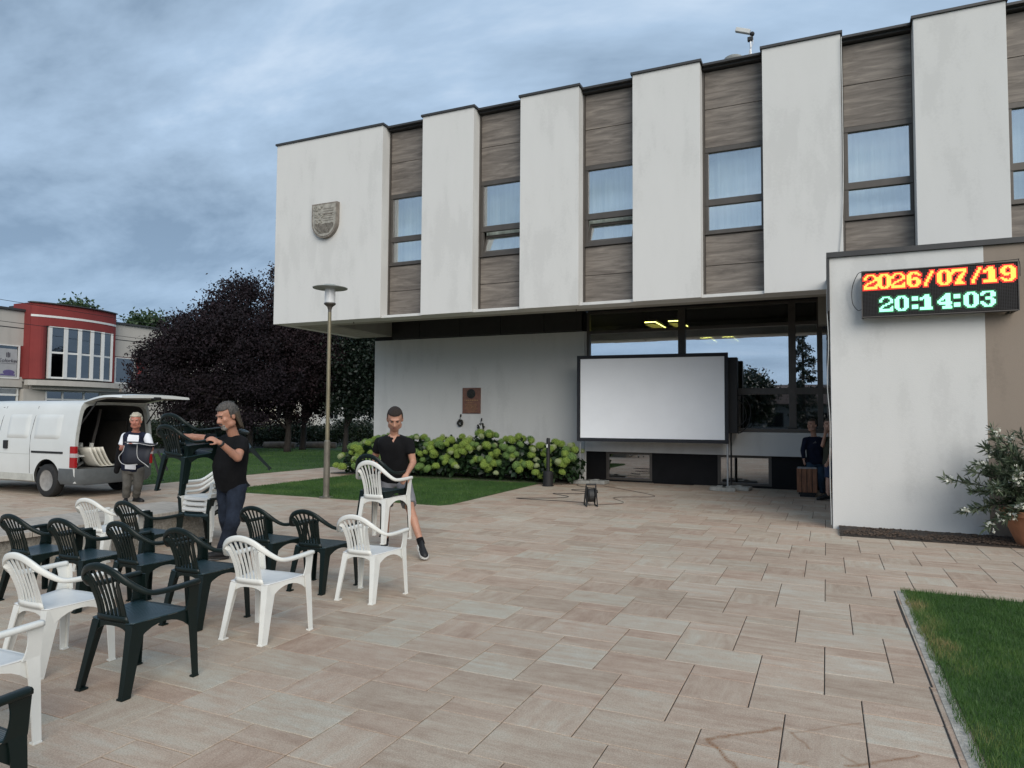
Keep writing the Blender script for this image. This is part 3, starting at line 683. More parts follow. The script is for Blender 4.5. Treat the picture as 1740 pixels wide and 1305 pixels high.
for row, (z, x0, x1, h) in enumerate([(2.10, -9.44, -9.00, .030), (2.045, -9.32, -9.12, .02), (1.995, -9.40, -9.02, .014), (1.965, -9.40, -9.02, .014), (1.93, -9.38, -9.04, .014), (1.90, -9.38, -9.04, .014), (1.865, -9.40, -9.0, .014), (1.83, -9.36, -9.05, .014), (1.79, -9.38, -9.03, .014)]):
    x = x0
    while x < x1:
        w_ = h*random.uniform(.4, .9); tx.box(x, x+w_*.28, 17.516, 17.5195, z, z+h)
        tx.box(x+w_*.28, x+w_, 17.516, 17.5195, z+h*random.choice((0, .4, .8)), z+h*random.choice((.95, 1)))
        x += w_+h*.3
        if random.random() < .16: x += h*.7
part('inscription', tx, M_gold, pq)
def wreath(x, z, r, label, ribbon):
    t = empty('wreath', (x, 17.54, z), label, 'wreath', 'dried wreaths under the plaque')
    m_ = MB()
    for k in range(70):
        a = random.uniform(0, 2*PI); q = r*random.uniform(.55, 1.0); m_.ball((x+q*math.cos(a), 17.50+random.uniform(-.03, .03), z+q*math.sin(a)*1.1), (random.uniform(.015, .035), .015, random.uniform(.015, .03)), n=6, m=4)
    part('foliage', m_, M_brz, t)
    part('hook', MB().tube([(x, 17.555, z+r+.13), (x, 17.50, z+r+.12), (x, 17.50, z+r-.01)], .008, 6).box(x-.015, x+.015, 17.53, 17.555, z+r+.08, z+r+.16), M_blk, t)
    if ribbon:
        rb = MB(); rb.ribbon(crom([(x-.03, 17.46, z+.07), (x+.01, 17.455, z), (x-.01, 17.46, z-.09), (x+.01, 17.46, z-.14)], 4), .03, .004, (0, 1, 0)); rb.ribbon(crom([(x+.03, 17.46, z+.08), (x+.05, 17.455, z-.02), (x+.04, 17.46, z-.12)], 4), .03, .004, (0, 1, 0))
        part('ribbon', rb, mat('white_ribbon', (.6, .6, .58), .7), t)
wreath(-9.55, 1.47, .085, 'small dark dried wreath below the left corner of the plaque', False)
wreath(-8.88, 1.35, .10, 'dark wreath with white ribbons below the right corner of the plaque', True)

# ---------------------------------------------------------------- roof items
rv = empty('roof_vent', (-1.6, 15.0, 8.62), 'pale round cowl standing on the roof edge', 'roof vent')
part('cowl', MB().lathe([(.20, 8.62), (.20, 9.32), (.19, 9.37), (.14, 9.40), (0, 9.41)], (-1.72, 15.2, 0), 20), M_conc, rv)
part('base', MB().cbox(-1.98, -1.46, 14.95, 15.45, 8.62, 8.80, .01), M_conc, rv)
cm = empty('security_camera', (-1.25, 14.6, 8.6), 'white security camera on a short mast at the roof edge', 'camera')
x, y = -1.31, 14.6
part('mast', MB().tube([(x, y, 8.6), (x, y, 9.52)], .018, 8).tube([(x, y, 9.0), (x+.1, y, 8.8)], .008, 6), M_steel, cm)
part('mount', MB().ball((x+.03, y, 9.50), .05).cbox(x-.06, x+.05, y-.04, y+.04, 9.36, 9.44, .01), M_blk, cm)
part('housing', MB().cbox(-.16, .14, -.045, .045, -.04, .045, .012, Matrix.Translation((x-.14, y, 9.60)) @ Matrix.Rotation(math.radians(22), 4, 'Y')), mat('white_housing', (.55, .55, .53), .4), cm)
part('wire', MB().tube(crom([(x, y, 9.5), (x+.05, y-.03, 9.3), (x-.03, y-.03, 9.1), (x+.05, y-.02, 8.9), (x+.02, y, 8.7)], 5), .007, 5), mat('white_wire', (.6, .6, .6), .5), cm)

# ---------------------------------------------------------------- street lamp
lp = empty('street_lamp', (-9.17, 11.24, 0), 'tall street lamp with a flat disc hood on the grass wedge', 'street lamp')
M_brass = mat('weathered_brass_pole', (.20, .175, .115), .42, .2, 6, metal=.35, stretch=(3, 3, .6))
M_brass2 = mat('grey_pole_sleeve', (.15, .135, .11), .45, .2, 6, metal=.3)
part('pole', MB().lathe([(.042, 1.15), (.040, 1.5), (.036, 3.75)], (-9.17, 11.24, 0), 20), M_brass, lp)
part('sleeve', MB().lathe([(.062, .02), (.062, 1.13), (.045, 1.16)], (-9.17, 11.24, 0), 20), M_brass2, lp)
part('base_plate', MB().lathe([(.14, 0), (.14, .025), (.07, .03), (.066, .06)], (-9.17, 11.24, 0), 20), M_brass2, lp)
part('neck', MB().lathe([(.034, 3.74), (.036, 3.80), (.055, 3.86), (.105, 3.90), (.118, 3.915), (.118, 3.935)], (-9.17, 11.24, 0), 24), M_alu, lp)
part('diffuser', MB().lathe([(.10, 3.936), (.104, 3.95), (.104, 4.22)], (-9.17, 11.24, 0), 24), mat('frosted_diffuser', (.62, .63, .64), .35, .03), lp)
part('hood', MB().lathe([(.09, 4.221), (.345, 4.235), (.35, 4.245), (.30, 4.262), (.15, 4.29), (.12, 4.31), (0, 4.32)], (-9.17, 11.24, 0), 40), mat('grey_lamp_hood', (.26, .28, .27), .5, .1, 5), lp)

# ---------------------------------------------------------------- projection screen
sc = empty('projection_screen', (-3.9, 16.65, 0), 'large blank outdoor projection screen in a black frame on grey poles', 'screen')
M_scr = mat('screen_fabric', (.90, .92, .95), .85, .02, 2); M_navy = mat('black_frame_fabric', (.010, .012, .018), .7, .2, 6)
AX, AY, BX, BY = -5.68, 16.48, -2.075, 16.80
def sp(u, d, z):    # along the screen, behind the screen, height
    a = Vector((AX, AY, 0)); b = Vector((BX, BY, 0)); t = (b-a).normalized(); n = Vector((-t.y, t.x, 0)); q = a+t*u+n*d; return (q.x, q.y, z)
Ls = (Vector((BX, BY))-Vector((AX, AY))).length
def sbox(m_, u0, u1, d0, d1, z0, z1): m_.add([sp(u, d, z) for z in (z0, z1) for d in (d0, d1) for u in (u0, u1)], [(0, 2, 3, 1), (4, 5, 7, 6), (0, 1, 5, 4), (2, 6, 7, 3), (0, 4, 6, 2), (1, 3, 7, 5)]); return m_
ZS0, ZS1, fw_ = 1.06, 3.19, .085
f = MB(); sbox(f, 0, Ls, 0, .04, ZS1-fw_, ZS1); sbox(f, 0, Ls, 0, .04, ZS0, ZS0+fw_); sbox(f, 0, fw_, 0, .04, ZS0+fw_, ZS1-fw_); sbox(f, Ls-fw_, Ls, 0, .04, ZS0+fw_, ZS1-fw_)
part('frame', f, M_navy, sc)
nn = 24; gr_ = []
for i in range(nn+1):
    u = fw_*.9+(Ls-1.8*fw_)*i/nn; gr_.append([sp(u, .018+.006*noise.noise((u*1.3, z*1.1, 3)), z) for z in [ZS0+fw_*.9+(ZS1-ZS0-1.8*fw_)*j/16 for j in range(17)]])
part('fabric', MB().loft(gr_, cap=False, closed=False), M_scr, sc, smooth=True)
part('back_frame', sbox(MB(), .03, Ls-.03, .045, .07, ZS0+.02, ZS1-.02), M_blk, sc)
for u in (.06, Ls-.03):
    p0 = sp(u, .10, .03); p1 = sp(u, .10, ZS1-.2)
    part('pole', MB().tube([p0, p1], .022 if u > 1 else .016, 10), M_steel, sc)
fo = MB(); sbox(fo, Ls-.12, Ls+.06, -.35, .75, .02, .06)
for (x, y, L_, rz) in ((-5.62, 16.6, .5, .2), (-5.25, 16.75, .55, -.1), (-2.25, 16.55, .42, .05), (-1.85, 16.85, .5, -.15), (-2.05, 16.5, .3, .1)):
    R_ = Matrix.Translation((x, y, 0)) @ Matrix.Rotation(rz, 4, 'Z')
    part('foot_weight', MB().cbox(-L_/2, L_/2, -.17, .17, .002, .085, .012, R_).cbox(-.06, .06, -.05, .05, .085, .11, .006, R_), M_conc, sc)
# loudspeaker behind it
ls = empty('loudspeaker', (-1.97, 17.15, 0), 'tall black loudspeaker column just behind the right edge of the screen', 'loudspeaker')
part('cabinet', MB().cbox(-2.22, -1.90, 17.0, 17.25, 1.30, 3.09, .01), M_blk, ls)
part('stand', MB().tube([(-2.06, 17.12, 1.3), (-2.06, 17.12, .02)], .02, 8).cbox(-2.25, -1.87, 16.98, 17.28, .0, .02, .004), M_blk, ls)
part('cable', MB().tube(crom([(-1.9, 17.1, 2.2), (-1.75, 17.1, 2.15), (-1.62, 17.15, 1.9), (-1.66, 17.15, 1.55), (-1.8, 17.15, 1.35), (-1.9, 17.1, 1.3)], 6), .012, 6).tube(crom([(-1.9, 17.08, 2.1), (-1.8, 17.1, 2.0), (-1.72, 17.15, 1.8), (-1.74, 17.15, 1.6), (-1.9, 17.1, 1.45)], 6), .012, 6), M_blk, ls)

# ---------------------------------------------------------------- litter bin
M_wood = mat('brown_stained_wood', (.20, .085, .042), .6, .35, 5, stretch=(9, 9, .8), bump=.2)
bn = empty('litter_bin', (-.39, 16.17, 0), 'square litter bin clad in brown wooden slats before the man in dark sweater', 'bin')
x0, x1, y0, y1 = -.59, -.19, 15.98, 16.36
part('liner', MB().cbox(x0+.03, x1-.03, y0+.03, y1-.03, .05, .585, .005), M_blk, bn)
for k in range(4):
    w_ = (x1-x0)/4; part('slat', MB().cbox(x0+k*w_+.006, x0+(k+1)*w_-.006, y0, y0+.024, .10, .60, .006), M_wood, bn)
    part('slat', MB().cbox(x0+k*w_+.006, x0+(k+1)*w_-.006, y1-.024, y1, .10, .60, .006), M_wood, bn)
for k in range(3):
    w_ = (y1-y0-.05)/3
    for xx in (x0, x1-.024): part('slat', MB().cbox(xx, xx+.024, y0+.026+k*w_+.004, y0+.026+(k+1)*w_-.004, .10, .60, .006), M_wood, bn)
part('rim', MB().box(x0+.01, x1-.01, y0+.01, y0+.028, .602, .612).box(x0+.01, x1-.01, y1-.028, y1-.01, .602, .612).box(x0+.01, x0+.028, y0+.03, y1-.03, .602, .612).box(x1-.028, x1-.01, y0+.03, y1-.03, .602, .612), M_steel, bn)
part('base', MB().cbox(x0+.05, x1-.05, y0+.05, y1-.05, 0, .05, .004), M_blk, bn)

# ---------------------------------------------------------------- ashtray bollard
ab = empty('ashtray_post', (-6.1, 15.6, 0), 'black ashtray post with a wide round foot beside the hydrangeas', 'ashtray')
part('column', MB().lathe([(.045, .36), (.045, 1.12), (.035, 1.15), (0, 1.15)], (-6.1, 15.6, 0), 20), M_blk, ab)
part('foot', MB().lathe([(.12, .02), (.125, .33), (.10, .36), (0, .362)], (-6.1, 15.6, 0), 24), M_blk, ab)
part('base', MB().lathe([(.14, 0), (.14, .019), (0, .0195)], (-6.1, 15.6, 0), 24), M_blk, ab)
part('label', MB().box(-6.125, -6.095, 15.548, 15.556, .92, 1.0), mat('white_sticker', (.6, .62, .6), .5), ab)

# ---------------------------------------------------------------- cable reel
cr_ = empty('cable_reel', (-4.03, 12.5, 0), 'black extension cable reel standing on the paving', 'cable reel')
R_ = Matrix.Translation((-4.03, 12.5, .20)) @ Matrix.Rotation(math.radians(28), 4, 'Z') @ Matrix.Rotation(PI/2, 4, 'Y')
part('drum', MB().lathe([(0, -.07), (.14, -.07), (.145, -.06), (.09, -.05), (.09, .05), (.145, .06), (.14, .07), (0, .07)], n=24, M=R_), M_blk, cr_)
part('wound_cable', MB().lathe([(.09, -.048), (.125, -.045), (.128, 0), (.125, .045), (.09, .048)], n=24, M=R_), mat('black_rubber_cable', (.02, .02, .02), .6, .4, 60, bump=.6), cr_)
Q = Matrix.Translation((-4.03, 12.5, 0)) @ Matrix.Rotation(math.radians(28), 4, 'Z')
def q_(x, y, z): return Q @ Vector((x, y, z))
for s_ in (-1, 1):
    part('frame', MB().tube(crom([q_(s_*.10, -.14, .012), q_(s_*.10, -.05, .2), q_(s_*.09, -.02, .36)], 4), .012, 7).tube(crom([q_(s_*.10, .14, .012), q_(s_*.10, .05, .2), q_(s_*.09, -.02, .36)], 4), .012, 7).tube([q_(s_*.10, -.15, .012), q_(s_*.10, .15, .012)], .012, 7), M_blk, cr_)
part('handle', MB().tube([q_(-.09, -.02, .36), q_(-.09, -.02, .40), q_(.09, -.02, .40), q_(.09, -.02, .36)], .017, 8), M_blk, cr_)
part('crank', MB().tube([q_(.07, .05, .24), q_(.14, .05, .24), q_(.14, .12, .28)], .01, 6), M_blk, cr_)
cb = crom([(-4.1, 12.6, .02), (-4.4, 12.9, .006), (-5.2, 12.9, .006), (-5.75, 12.95, .006), (-5.1, 13.3, .006), (-4.9, 13.7, .006), (-5.4, 14.1, .006), (-4.9, 14.3, .006), (-4.7, 14.7, .006), (-5.3, 15.0, .006), (-4.9, 15.5, .006), (-5.4, 15.9, .006), (-5.6, 16.3, .006), (-5.6, 17.2, .006)], 8)
tag(MB().tube(cb, .006, 6).build('power_cable', M_blk), 'thin black cable snaking over the paving from the reel towards the screen foot', 'cable')
cb = crom([(-3.95, 12.62, .01), (-3.6, 13.2, .006), (-4.0, 14.0, .006), (-3.3, 14.6, .006), (-4.2, 15.6, .006), (-4.9, 16.2, .006)], 8)
tag(MB().tube(cb, .004, 6).build('power_cable', M_blk), 'second thin cable trailing from the reel across the paving in front of the screen', 'cable')

# ---------------------------------------------------------------- low stone bench
bw = empty('bench_wall', (-8.0, 4.5, 0), 'low pebble faced bench wall with stone top slabs behind the chairs', 'bench wall')
M_pebble = mat('pebble_dash', (.17, .155, .13), .9, .5, 40, bump=1.0, bscale=45, col2=(.33, .31, .27))
M_topst = mat('rough_bench_stone', (.38, .34, .29), .85, .25, 5, stretch=(1, 5, 1), bump=.3)
part('body', MB().box(-8.50, -7.64, -1.5, 6.93, -.02, .355), M_pebble, bw)
for k in range(7):
    y0 = 7.0-(k+1)*1.2
    part('top_slab', MB().cbox(-8.58, -7.56, y0+.004, y0+1.196, .36, .42, .008), M_topst, bw)

# ---------------------------------------------------------------- plastic chairs
def plastic(name, c, rough, sp_=.5):
    m = mat(name, c, rough, .07, 3.5, spec=sp_, bump=.05, bscale=300); return m
def dusty(name, c, rough):
    m = plastic(name, c, rough); return m
M_grn = plastic('dark_green_plastic', (.004, .010, .009), .38, .32)
M_wht = plastic('white_plastic', (.70, .70, .66), .38)
def seatmat(name, c, rough, st):
    m = plastic(name, c, rough); t = m.node_tree; p = [n for n in t.nodes if n.type == 'BSDF_PRINCIPLED'][0]
    tc_ = t.nodes.new('ShaderNodeTexCoord'); w = t.nodes.new('ShaderNodeTexWave'); w.bands_direction = 'X'; w.inputs['Scale'].default_value = 14; w.inputs['Distortion'].default_value = 0
    t.links.new(tc_.outputs['Object'], w.inputs[0]); b = t.nodes.new('ShaderNodeBump'); b.inputs['Strength'].default_value = st; b.inputs['Distance'].default_value = .004
    t.links.new(w.outputs['Fac'], b.inputs['Height']); t.links.new(b.outputs[0], p.inputs['Normal']); return m
M_grnS = seatmat('dark_green_seat_sky_sheen', (.018, .040, .048), .3, .7); M_whtS = seatmat('white_seat', (.72, .72, .70), .42, .10)  # green seat coloured paler and bluer than the frame to imitate reflected sky

def chair_meshes(m, ms, tag_):
    P = {}
    # seat: curved pan with rolled front edge and hanging skirt
    rows = []
    ys = [-.195, -.17, -.10, 0, .10, .17, .205, .222, .226]
    for i, y in enumerate(ys):
        t = (y+.195)/.42; hw = .185+.065*min(1, t*1.25)
        row = []
        for k in range(13):
            s_ = -1+2*k/12; x = hw*s_
            z = .425+.014*t+.010*abs(s_)**3-.012*math.cos(s_*PI/2)*math.sin(min(1, t)*PI)
            if y > .20: z -= (y-.20)*1.1
            if i == len(ys)-1: z -= .028
            row.append((x, y+(.018*(1-s_*s_) if y > .1 else 0), z))
        rows.append(row)
    mb = MB(); mb.loft(rows, cap=False, closed=False); me = mb.mesh('seat', ms, True)
    bm = bmesh.new(); bm.from_mesh(me); bmesh.ops.solidify(bm, geom=bm.faces[:], thickness=.006); bm.to_mesh(me); bm.free(); me.shade_smooth()
    P['seat'] = [me]
    # apron, arched between the legs
    ap = MB()
    for s_ in (-1, 1):
        top = [(s_*(.183+.068*min(1, ((y+.195)/.42)*1.25)), y, .428+.014*(y+.195)/.42) for y in [-.19+.40*k/10 for k in range(11)]]
        dep = [.115*(abs(-1+2*k/10)**2.2)+.030 for k in range(11)]
        ap.loft([[(x, y, z), (x, y, z-d_), (x-s_*.007, y, z-d_), (x-s_*.007, y, z-.003)] for (x, y, z), d_ in zip(top, dep)])
    for (yy, hw, sg) in ((.222, .245, 1), (-.192, .185, -1)):
        xs_ = [-hw+2*hw*k/12 for k in range(13)]
        ap.loft([[(x, yy+(.016*(1-(x/hw)**2) if sg > 0 else 0), .43-.0), (x, yy+(.016*(1-(x/hw)**2) if sg > 0 else 0), .40-.085*abs(x/hw)**3), (x, yy-sg*.006+(.016*(1-(x/hw)**2) if sg > 0 else 0), .40-.085*abs(x/hw)**3), (x, yy-sg*.006, .428)] for x in xs_])
    P['apron'] = [ap.mesh('apron', m, False)]
    # legs: flared L sections
    legs = []
    def leg(s_, top, bot, wt, wb, outx, outy):
        mb = MB(); th = .009
        T = Vector(top); B = Vector(bot); rings = []
        for k in range(9):
            t = k/8; c = T.lerp(B, t); w_ = wt+(wb-wt)*(t**.6); wd = w_*.62
            # L profile, corner outwards
            pr = [(0, 0), (-wd, 0), (-wd, th), (-th, th), (-th, w_), (0, w_)]
            rings.append([(c.x+s_*px_*1.0, c.y+outy*(-py_), c.z) for px_, py_ in pr])
        mb.loft(rings)
        # little foot
        mb.cbox(min(B.x, B.x-s_*wb*.75)-.003, max(B.x, B.x-s_*wb*.75)+.003, min(B.y, B.y-outy*wb*.9)-.003, max(B.y, B.y-outy*wb*.9)+.003, B.z, B.z+.012, .003)
        return mb.mesh('leg', m, False)
    for s_ in (-1, 1):
        legs.append(leg(s_, (s_*.187, -.196, .42), (s_*.215, -.275, 0), .106, .060, 1, -1))
        legs.append(leg(s_, (s_*.262, .222, .46), (s_*.285, .232, 0), .076, .044, 1, 1))
    P['leg'] = legs
    # top rail running down into the arms
    half = [(0, -.305, .785), (.07, -.302, .776), (.135, -.290, .750), (.190, -.262, .708), (.232, -.210, .660), (.268, -.150, .622), (.280, -.07, .612), (.284, .05, .613), (.283, .15, .617), (.280, .215, .618)]
    full = crom([(-x, y, z) for x, y, z in half[:0:-1]]+half, 4)
    rings = []
    n = len(full)
    for i, p in enumerate(full):
        d = (full[min(i+1, n-1)]-full[max(i-1, 0)]).normalized()
        f_ = min(1, max(0, (p.y+.30)/.16))     # 0 at the back, 1 on the arms
        out = Vector((p.x, p.y+.02, 0)); out = out.normalized() if out.length > .01 else Vector((0, -1, 0))
        up = Vector((0, 0, 1)); up = (up-d*up.dot(d)).normalized(); sd_ = d.cross(up).normalized()
        # band: wide vertically at the back, flat on the arms
        hh = .022*(1-f_)+.015*f_; ww = .010*(1-f_)+.024*f_
        ec = max(0, 1-abs(i-(n-1)/2)/((n-1)/2)*1.02); sc_ = 1.0
        rings.append([p+sd_*ww*a*sc_+up*hh*b*sc_ for a, b in ((1, .55), (.6, 1), (-.6, 1), (-1, .55), (-1, -.55), (-.6, -1), (.6, -1), (1, -.55))])
    rl = MB(); rl.loft(rings); me = rl.mesh('arm_rail', m, True)
    P['arm_rail'] = [me]
    # uprights between seat and arm ends
    ups = []
    for s_ in (-1, 1):
        mb = MB(); pr = []
        for k in range(7):
            t = k/6; z = .44+.175*t; x = s_*(.262+.020*t); w_ = .074+.02*abs(1-2*t)**2; pr.append([(x, .225, z), (x, .225-w_, z), (x-s_*.009, .225-w_, z), (x-s_*.009, .216, z), (x-s_*.05, .216, z), (x-s_*.05, .225, z)])
        mb.loft(pr); ups.append(mb.mesh('arm_post', m, False))
    P['arm_post'] = ups
    # back slats
    sl = []
    for k in range(7):
        u = -1+2*k/6; edge = abs(u) > .99
        x0_, x1_ = u*.112, u*.160; zt = .775-.055*u*u; yt = -.299+.022*u*u
        mid = [(x0_, -.192, .445), (x0_*.98, -.208, .52), (x0_*1.02, -.234, .60), ((x0_*.6+x1_*.4), -.264, .68), (x1_, yt, zt-.012)]
        w_ = .036 if edge else .0165
        mb = MB(); mb.ribbon(crom(mid, 3), w_, .008, (0, -.95, .3)); sl.append(mb.mesh('slat', m, False))
    P['slat'] = sl
    lp_ = MB(); rr_ = []
    for k in range(9):
        u = -1+2*k/8; x = u*.136; y = -.192-.010*(1-u*u); rr_.append([(x*1.0, y-.008, .468), (x*1.08, y+.000, .425), (x*1.08, y+.006, .425), (x, y-.002, .468)])
    lp_.loft(rr_); P['lower_back'] = [lp_.mesh('lower_back', m, True)]
    return P
CM = {'g': chair_meshes(M_grn, M_grnS, 'g'), 'w': chair_meshes(M_wht, M_whtS, 'w')}
def chair(kind, loc, rz, label, group=None, rot=None, scale=None):
    t = empty('plastic_chair', loc, label, 'chair', group, rz)
    if rot: t.rotation_euler = rot
    t.scale = scale or (.935, .95, .965)
    for nm, L_ in CM[kind].items():
        for me in L_: link(nm, me, t)
    return t
def R(d): return math.radians(d)
GC = 'plastic garden chairs set out in rows'
GC2 = 'plastic garden chairs being carried or stacked'
rows_ = [
 ('g', (-3.910, 3.040), 1, 'dark green plastic chair at the front of the group, nearest whole chair to the viewer'),
 ('w', (-3.892, 4.097), 2, 'white plastic chair at the right end of the row in front of the long-haired man'),
 ('w', (-4.650, 3.017), -1, 'white plastic chair directly left of the front dark green chair, its seat partly hidden'),
 ('g', (-4.586, 4.152), 1, 'dark green plastic chair just left of the white chair ending the second row'),
 ('g', (-5.274, 4.163), -2, 'dark green plastic chair in the middle of the second row, behind the front dark chair'),
 ('g', (-5.885, 4.067), 2, 'dark green plastic chair in the second row, second from the left photo edge'),
 ('g', (-6.485, 4.027), 0, 'dark green plastic chair at the left photo edge in the second row'),
 ('w', (-7.039, 5.073), 3, 'white plastic chair farthest back, in front of the low bench wall'),
 ('g', (-6.467, 5.096), -1, 'dark green plastic chair beside the farthest white chair, against the bench wall'),
 ('g', (-5.041, 5.381), 0, 'dark green plastic chair right of the long-haired man, left one of a pair'),
 ('g', (-4.448, 5.410), 2, 'dark green plastic chair just left of the rightmost white chair on the ground'),
 ('w', (-3.834, 5.344), 1, 'rightmost white plastic chair on the ground, in front of the man in shorts'),
]
for k_, (x, y), rz, lb in rows_: chair(k_, (x, y, 0), R(rz), lb, GC)
chair('w', ((-3.591, 2.287, 0.000)[0]-.285, (-3.591, 2.287, 0.000)[1]-.232, 0), R(1), 'white plastic chair cut off by the left photo edge at the lower left', GC)
chair('g', ((-2.759, 1.713, 0.618)[0]-.283, (-2.759, 1.713, 0.618)[1]-.215, 0), R(0), 'dark green plastic chair cut off in the bottom left corner of the photo', GC)
# the stack of chairs in front of the long haired man (they face the viewer)
sx, sy = (-7.285, 6.457, 0.000)[0], (-7.285, 6.457, 0.000)[1]+.12
for i in range(4):
    chair('g' if i == 0 else 'w', (sx, sy+.012*i, .065*i), R(180+4), ['dark green plastic chair at the very bottom of the white stack', 'white plastic chair, second from the bottom of the stack', 'white plastic chair, second from the top of the stack', 'white plastic chair on top of the stack by the long-haired man'][i], GC2)
# chairs the man in shorts is lifting
ax, ay, az = (-4.764, 6.553, 1.112)
chair('w', (ax, ay+.30, .20), 0, 'white plastic chair being lifted by the man in shorts', GC2, scale=(.94, .96, 1.17))
chair('g', (ax-.07, ay+.38, .27), 0, 'dark green plastic chair nested behind the white one lifted by the man in shorts', GC2, scale=(.94, .96, 1.17))
# chairs the long haired man holds up
ax, ay, az = (-6.690, 5.486, 1.685)
chair('g', (ax, ay+.30, .905), 0, 'upper dark green plastic chair held up in the air by the long-haired man', GC2, rot=(R(3), R(3), R(2)))
chair('g', (ax-.02, ay+.28, .80), 0, 'lower dark green plastic chair of the two held up by the long-haired man', GC2, rot=(R(6), R(6), R(2)))
ax, ay, az = (-6.373, 6.304, 1.390)
chair('g', (ax+.02, ay+.12, .93), 0, 'dark green plastic chair sticking out behind the back of the long-haired man', GC2, rot=(R(8), R(-38), R(60)), scale=(.8, .8, .8))
# chairs lying in the van
vx = -13.75
for i in range(3):
    chair('w', (-13.60-.07*i, 9.13+.02*i, 1.065), 0, ['white slatted plastic chair lying at the sill of the open van', 'white slatted chair lying second from the van sill, nested behind the first', 'white slatted chair lying deepest in the open van'][i], GC2 if i == 0 else GC2, rot=(R(180), 0, R(90)), scale=(.60, .60, .62))
M_ivory = mat('ivory_plastic', (.62, .60, .53), .45, .06, 4)
for i in range(4):
    sh = []
    for k in range(13):
        a = -.5+2.1*k/12
        sh.append([(-13.42-.05*i+.0*j-.16*(1-math.cos((j/6-.5)*2.2)), 9.58+.42*0+.30*math.sin(a)*.9+.05*i*0-.02*i+.28*(k/12), .78+.24*(-math.cos(a))+.02*i) if False else
                   (-13.66+.02*i+.42*(j/6), 9.34-.07*i+.52*(k/12)-.03*i, .60+.38*max(0, 1-(k/12)*2.2)**1.5+.02*(1-math.cos((j/6-.5)*2))) for j in range(7)])
    o_ = MB().loft(sh, cap=False, closed=False).build('chair_shell', M_ivory, smooth=True)
    so = o_.modifiers.new('thick', 'SOLIDIFY'); so.thickness = .012
    tag(o_, ['frontmost', 'second', 'third', 'hindmost'][i]+' of the ivory moulded seat shells nested in the open van', 'chair', 'ivory seat shells in the van')

# ---------------------------------------------------------------- van
van = empty('delivery_van', (-15.5, 9.6, 0), 'white panel van with its tailgate raised and chairs inside, cut off at the left', 'van')
M_vw = mat('white_van_paint', (.60, .615, .60), .28, .05, 1.2, spec=.5)
M_vdirt = mat('dirty_sill_paint', (.42, .42, .38), .5, .2, 4)
M_vgrey = mat('grey_bumper_plastic', (.09, .10, .105), .5, .12, 8)
M_vint = mat('van_interior', (.05, .05, .047), .8, .4, 2)
M_red = mat('red_lens', (.30, .012, .015), .15, .1, 10); M_clr = mat('clear_lens', (.45, .40, .40), .15, .1, 20)
YC, HW = 9.63, .84
def vsec(x, top=1.93, hw=HW, bot=.30, n=40):
    # cross section in Y-Z, from bottom left round the roof to bottom right (closed)
    P = []
    side = [(bot, .955), (.45, .985), (.8, 1.0), (1.05, 1.0), (1.25, .985), (1.5, .945), (1.70, .905), (1.80, .87), (1.86, .82), (1.90, .74), (top-.012, .55), (top, 0)]
    h = top/1.93
    L_ = [(x, YC-hw*w_, z*(h if z > 1.1 else 1)) for z, w_ in side]; R_ = [(x, YC+hw*w_, z*(h if z > 1.1 else 1)) for z, w_ in side[-2::-1]]
    return L_+R_
secs = [vsec(-13.27), vsec(-13.34), vsec(-13.6), vsec(-14.1), vsec(-14.55), vsec(-15.2), vsec(-16.0), vsec(-16.6, 1.925), vsec(-17.0, 1.86), vsec(-17.45, 1.50, .83), vsec(-17.85, 1.22, .80), vsec(-18.0, 1.0, .74, .35)]
b = MB(); b.loft(secs, cap=False)
body = b.build('body', [M_vw, M_vint], None)
bm = bmesh.new(); bm.from_mesh(body.data); bmesh.ops.recalc_face_normals(bm, faces=bm.faces)
# orient outwards
cen = Vector((-15.5, YC, 1.1)); f0 = max(bm.faces, key=lambda f_: f_.calc_center_median().z)
if f0.normal.z < 0: bmesh.ops.reverse_faces(bm, faces=bm.faces)
bm.to_mesh(body.data); bm.free()
so = body.modifiers.new('s', 'SOLIDIFY'); so.thickness = .05; so.offset = -1; so.material_offset = 1
# wheel arches cut through
cut = MB()
for wx in (-14.12, -16.75): cut.lathe([(0, -2.2), (.41, -2.2), (.41, 2.2), (0, 2.2)], n=36, M=Matrix.Translation((wx, YC, .34)) @ Matrix.Rotation(PI/2, 4, 'X'))
cu = cut.build('cutter', M_vint)
bo = body.modifiers.new('b', 'BOOLEAN'); bo.object = cu; bo.operation = 'DIFFERENCE'; bo.solver = 'EXACT'
dg = bpy.context.evaluated_depsgraph_get(); me = bpy.data.meshes.new_from_object(body.evaluated_get(dg)); me.name = 'body'
body.modifiers.clear(); body.data = me; bpy.data.objects.remove(cu)
wchild(body, van); autosmooth(body, 35)
def vp_(name, mb, m, par=van, **k): return wchild(mb.build(name, m, **k), par)
def yside(z):   # near side surface y at height z
    T = [(.30, .955), (.45, .985), (.8, 1.0), (1.05, 1.0), (1.25, .985), (1.5, .945), (1.70, .905), (1.80, .87)]
    for (z0, a), (z1, b_) in zip(T, T[1:]):
        if z <= z1: return YC-HW*(a+(b_-a)*(z-z0)/(z1-z0))
    return YC-HW*.87
def pad(x0, x1, z0, z1, d0, r=.06, slant=0):
    """pressed panel following the side of the body: pillow of thickness d0"""
    nx, nz = 10, 10; G_ = []
    for i in range(nx+1):
        row = []
        for j in range(nz+1):
            u, v = i/nx, j/nz; z = z0+(z1-z0)*v; x = x0+(x1-x0)*u+slant*(v-.5)
            e_ = min(1, min(u, 1-u)*(x1-x0)/.05)*min(1, min(v, 1-v)*(z1-z0)/.05)
            row.append((x, yside(z)+.004-d0*max(0, e_)**.7, z))
        G_.append(row)
    return MB().loft(G_, cap=False, closed=False)
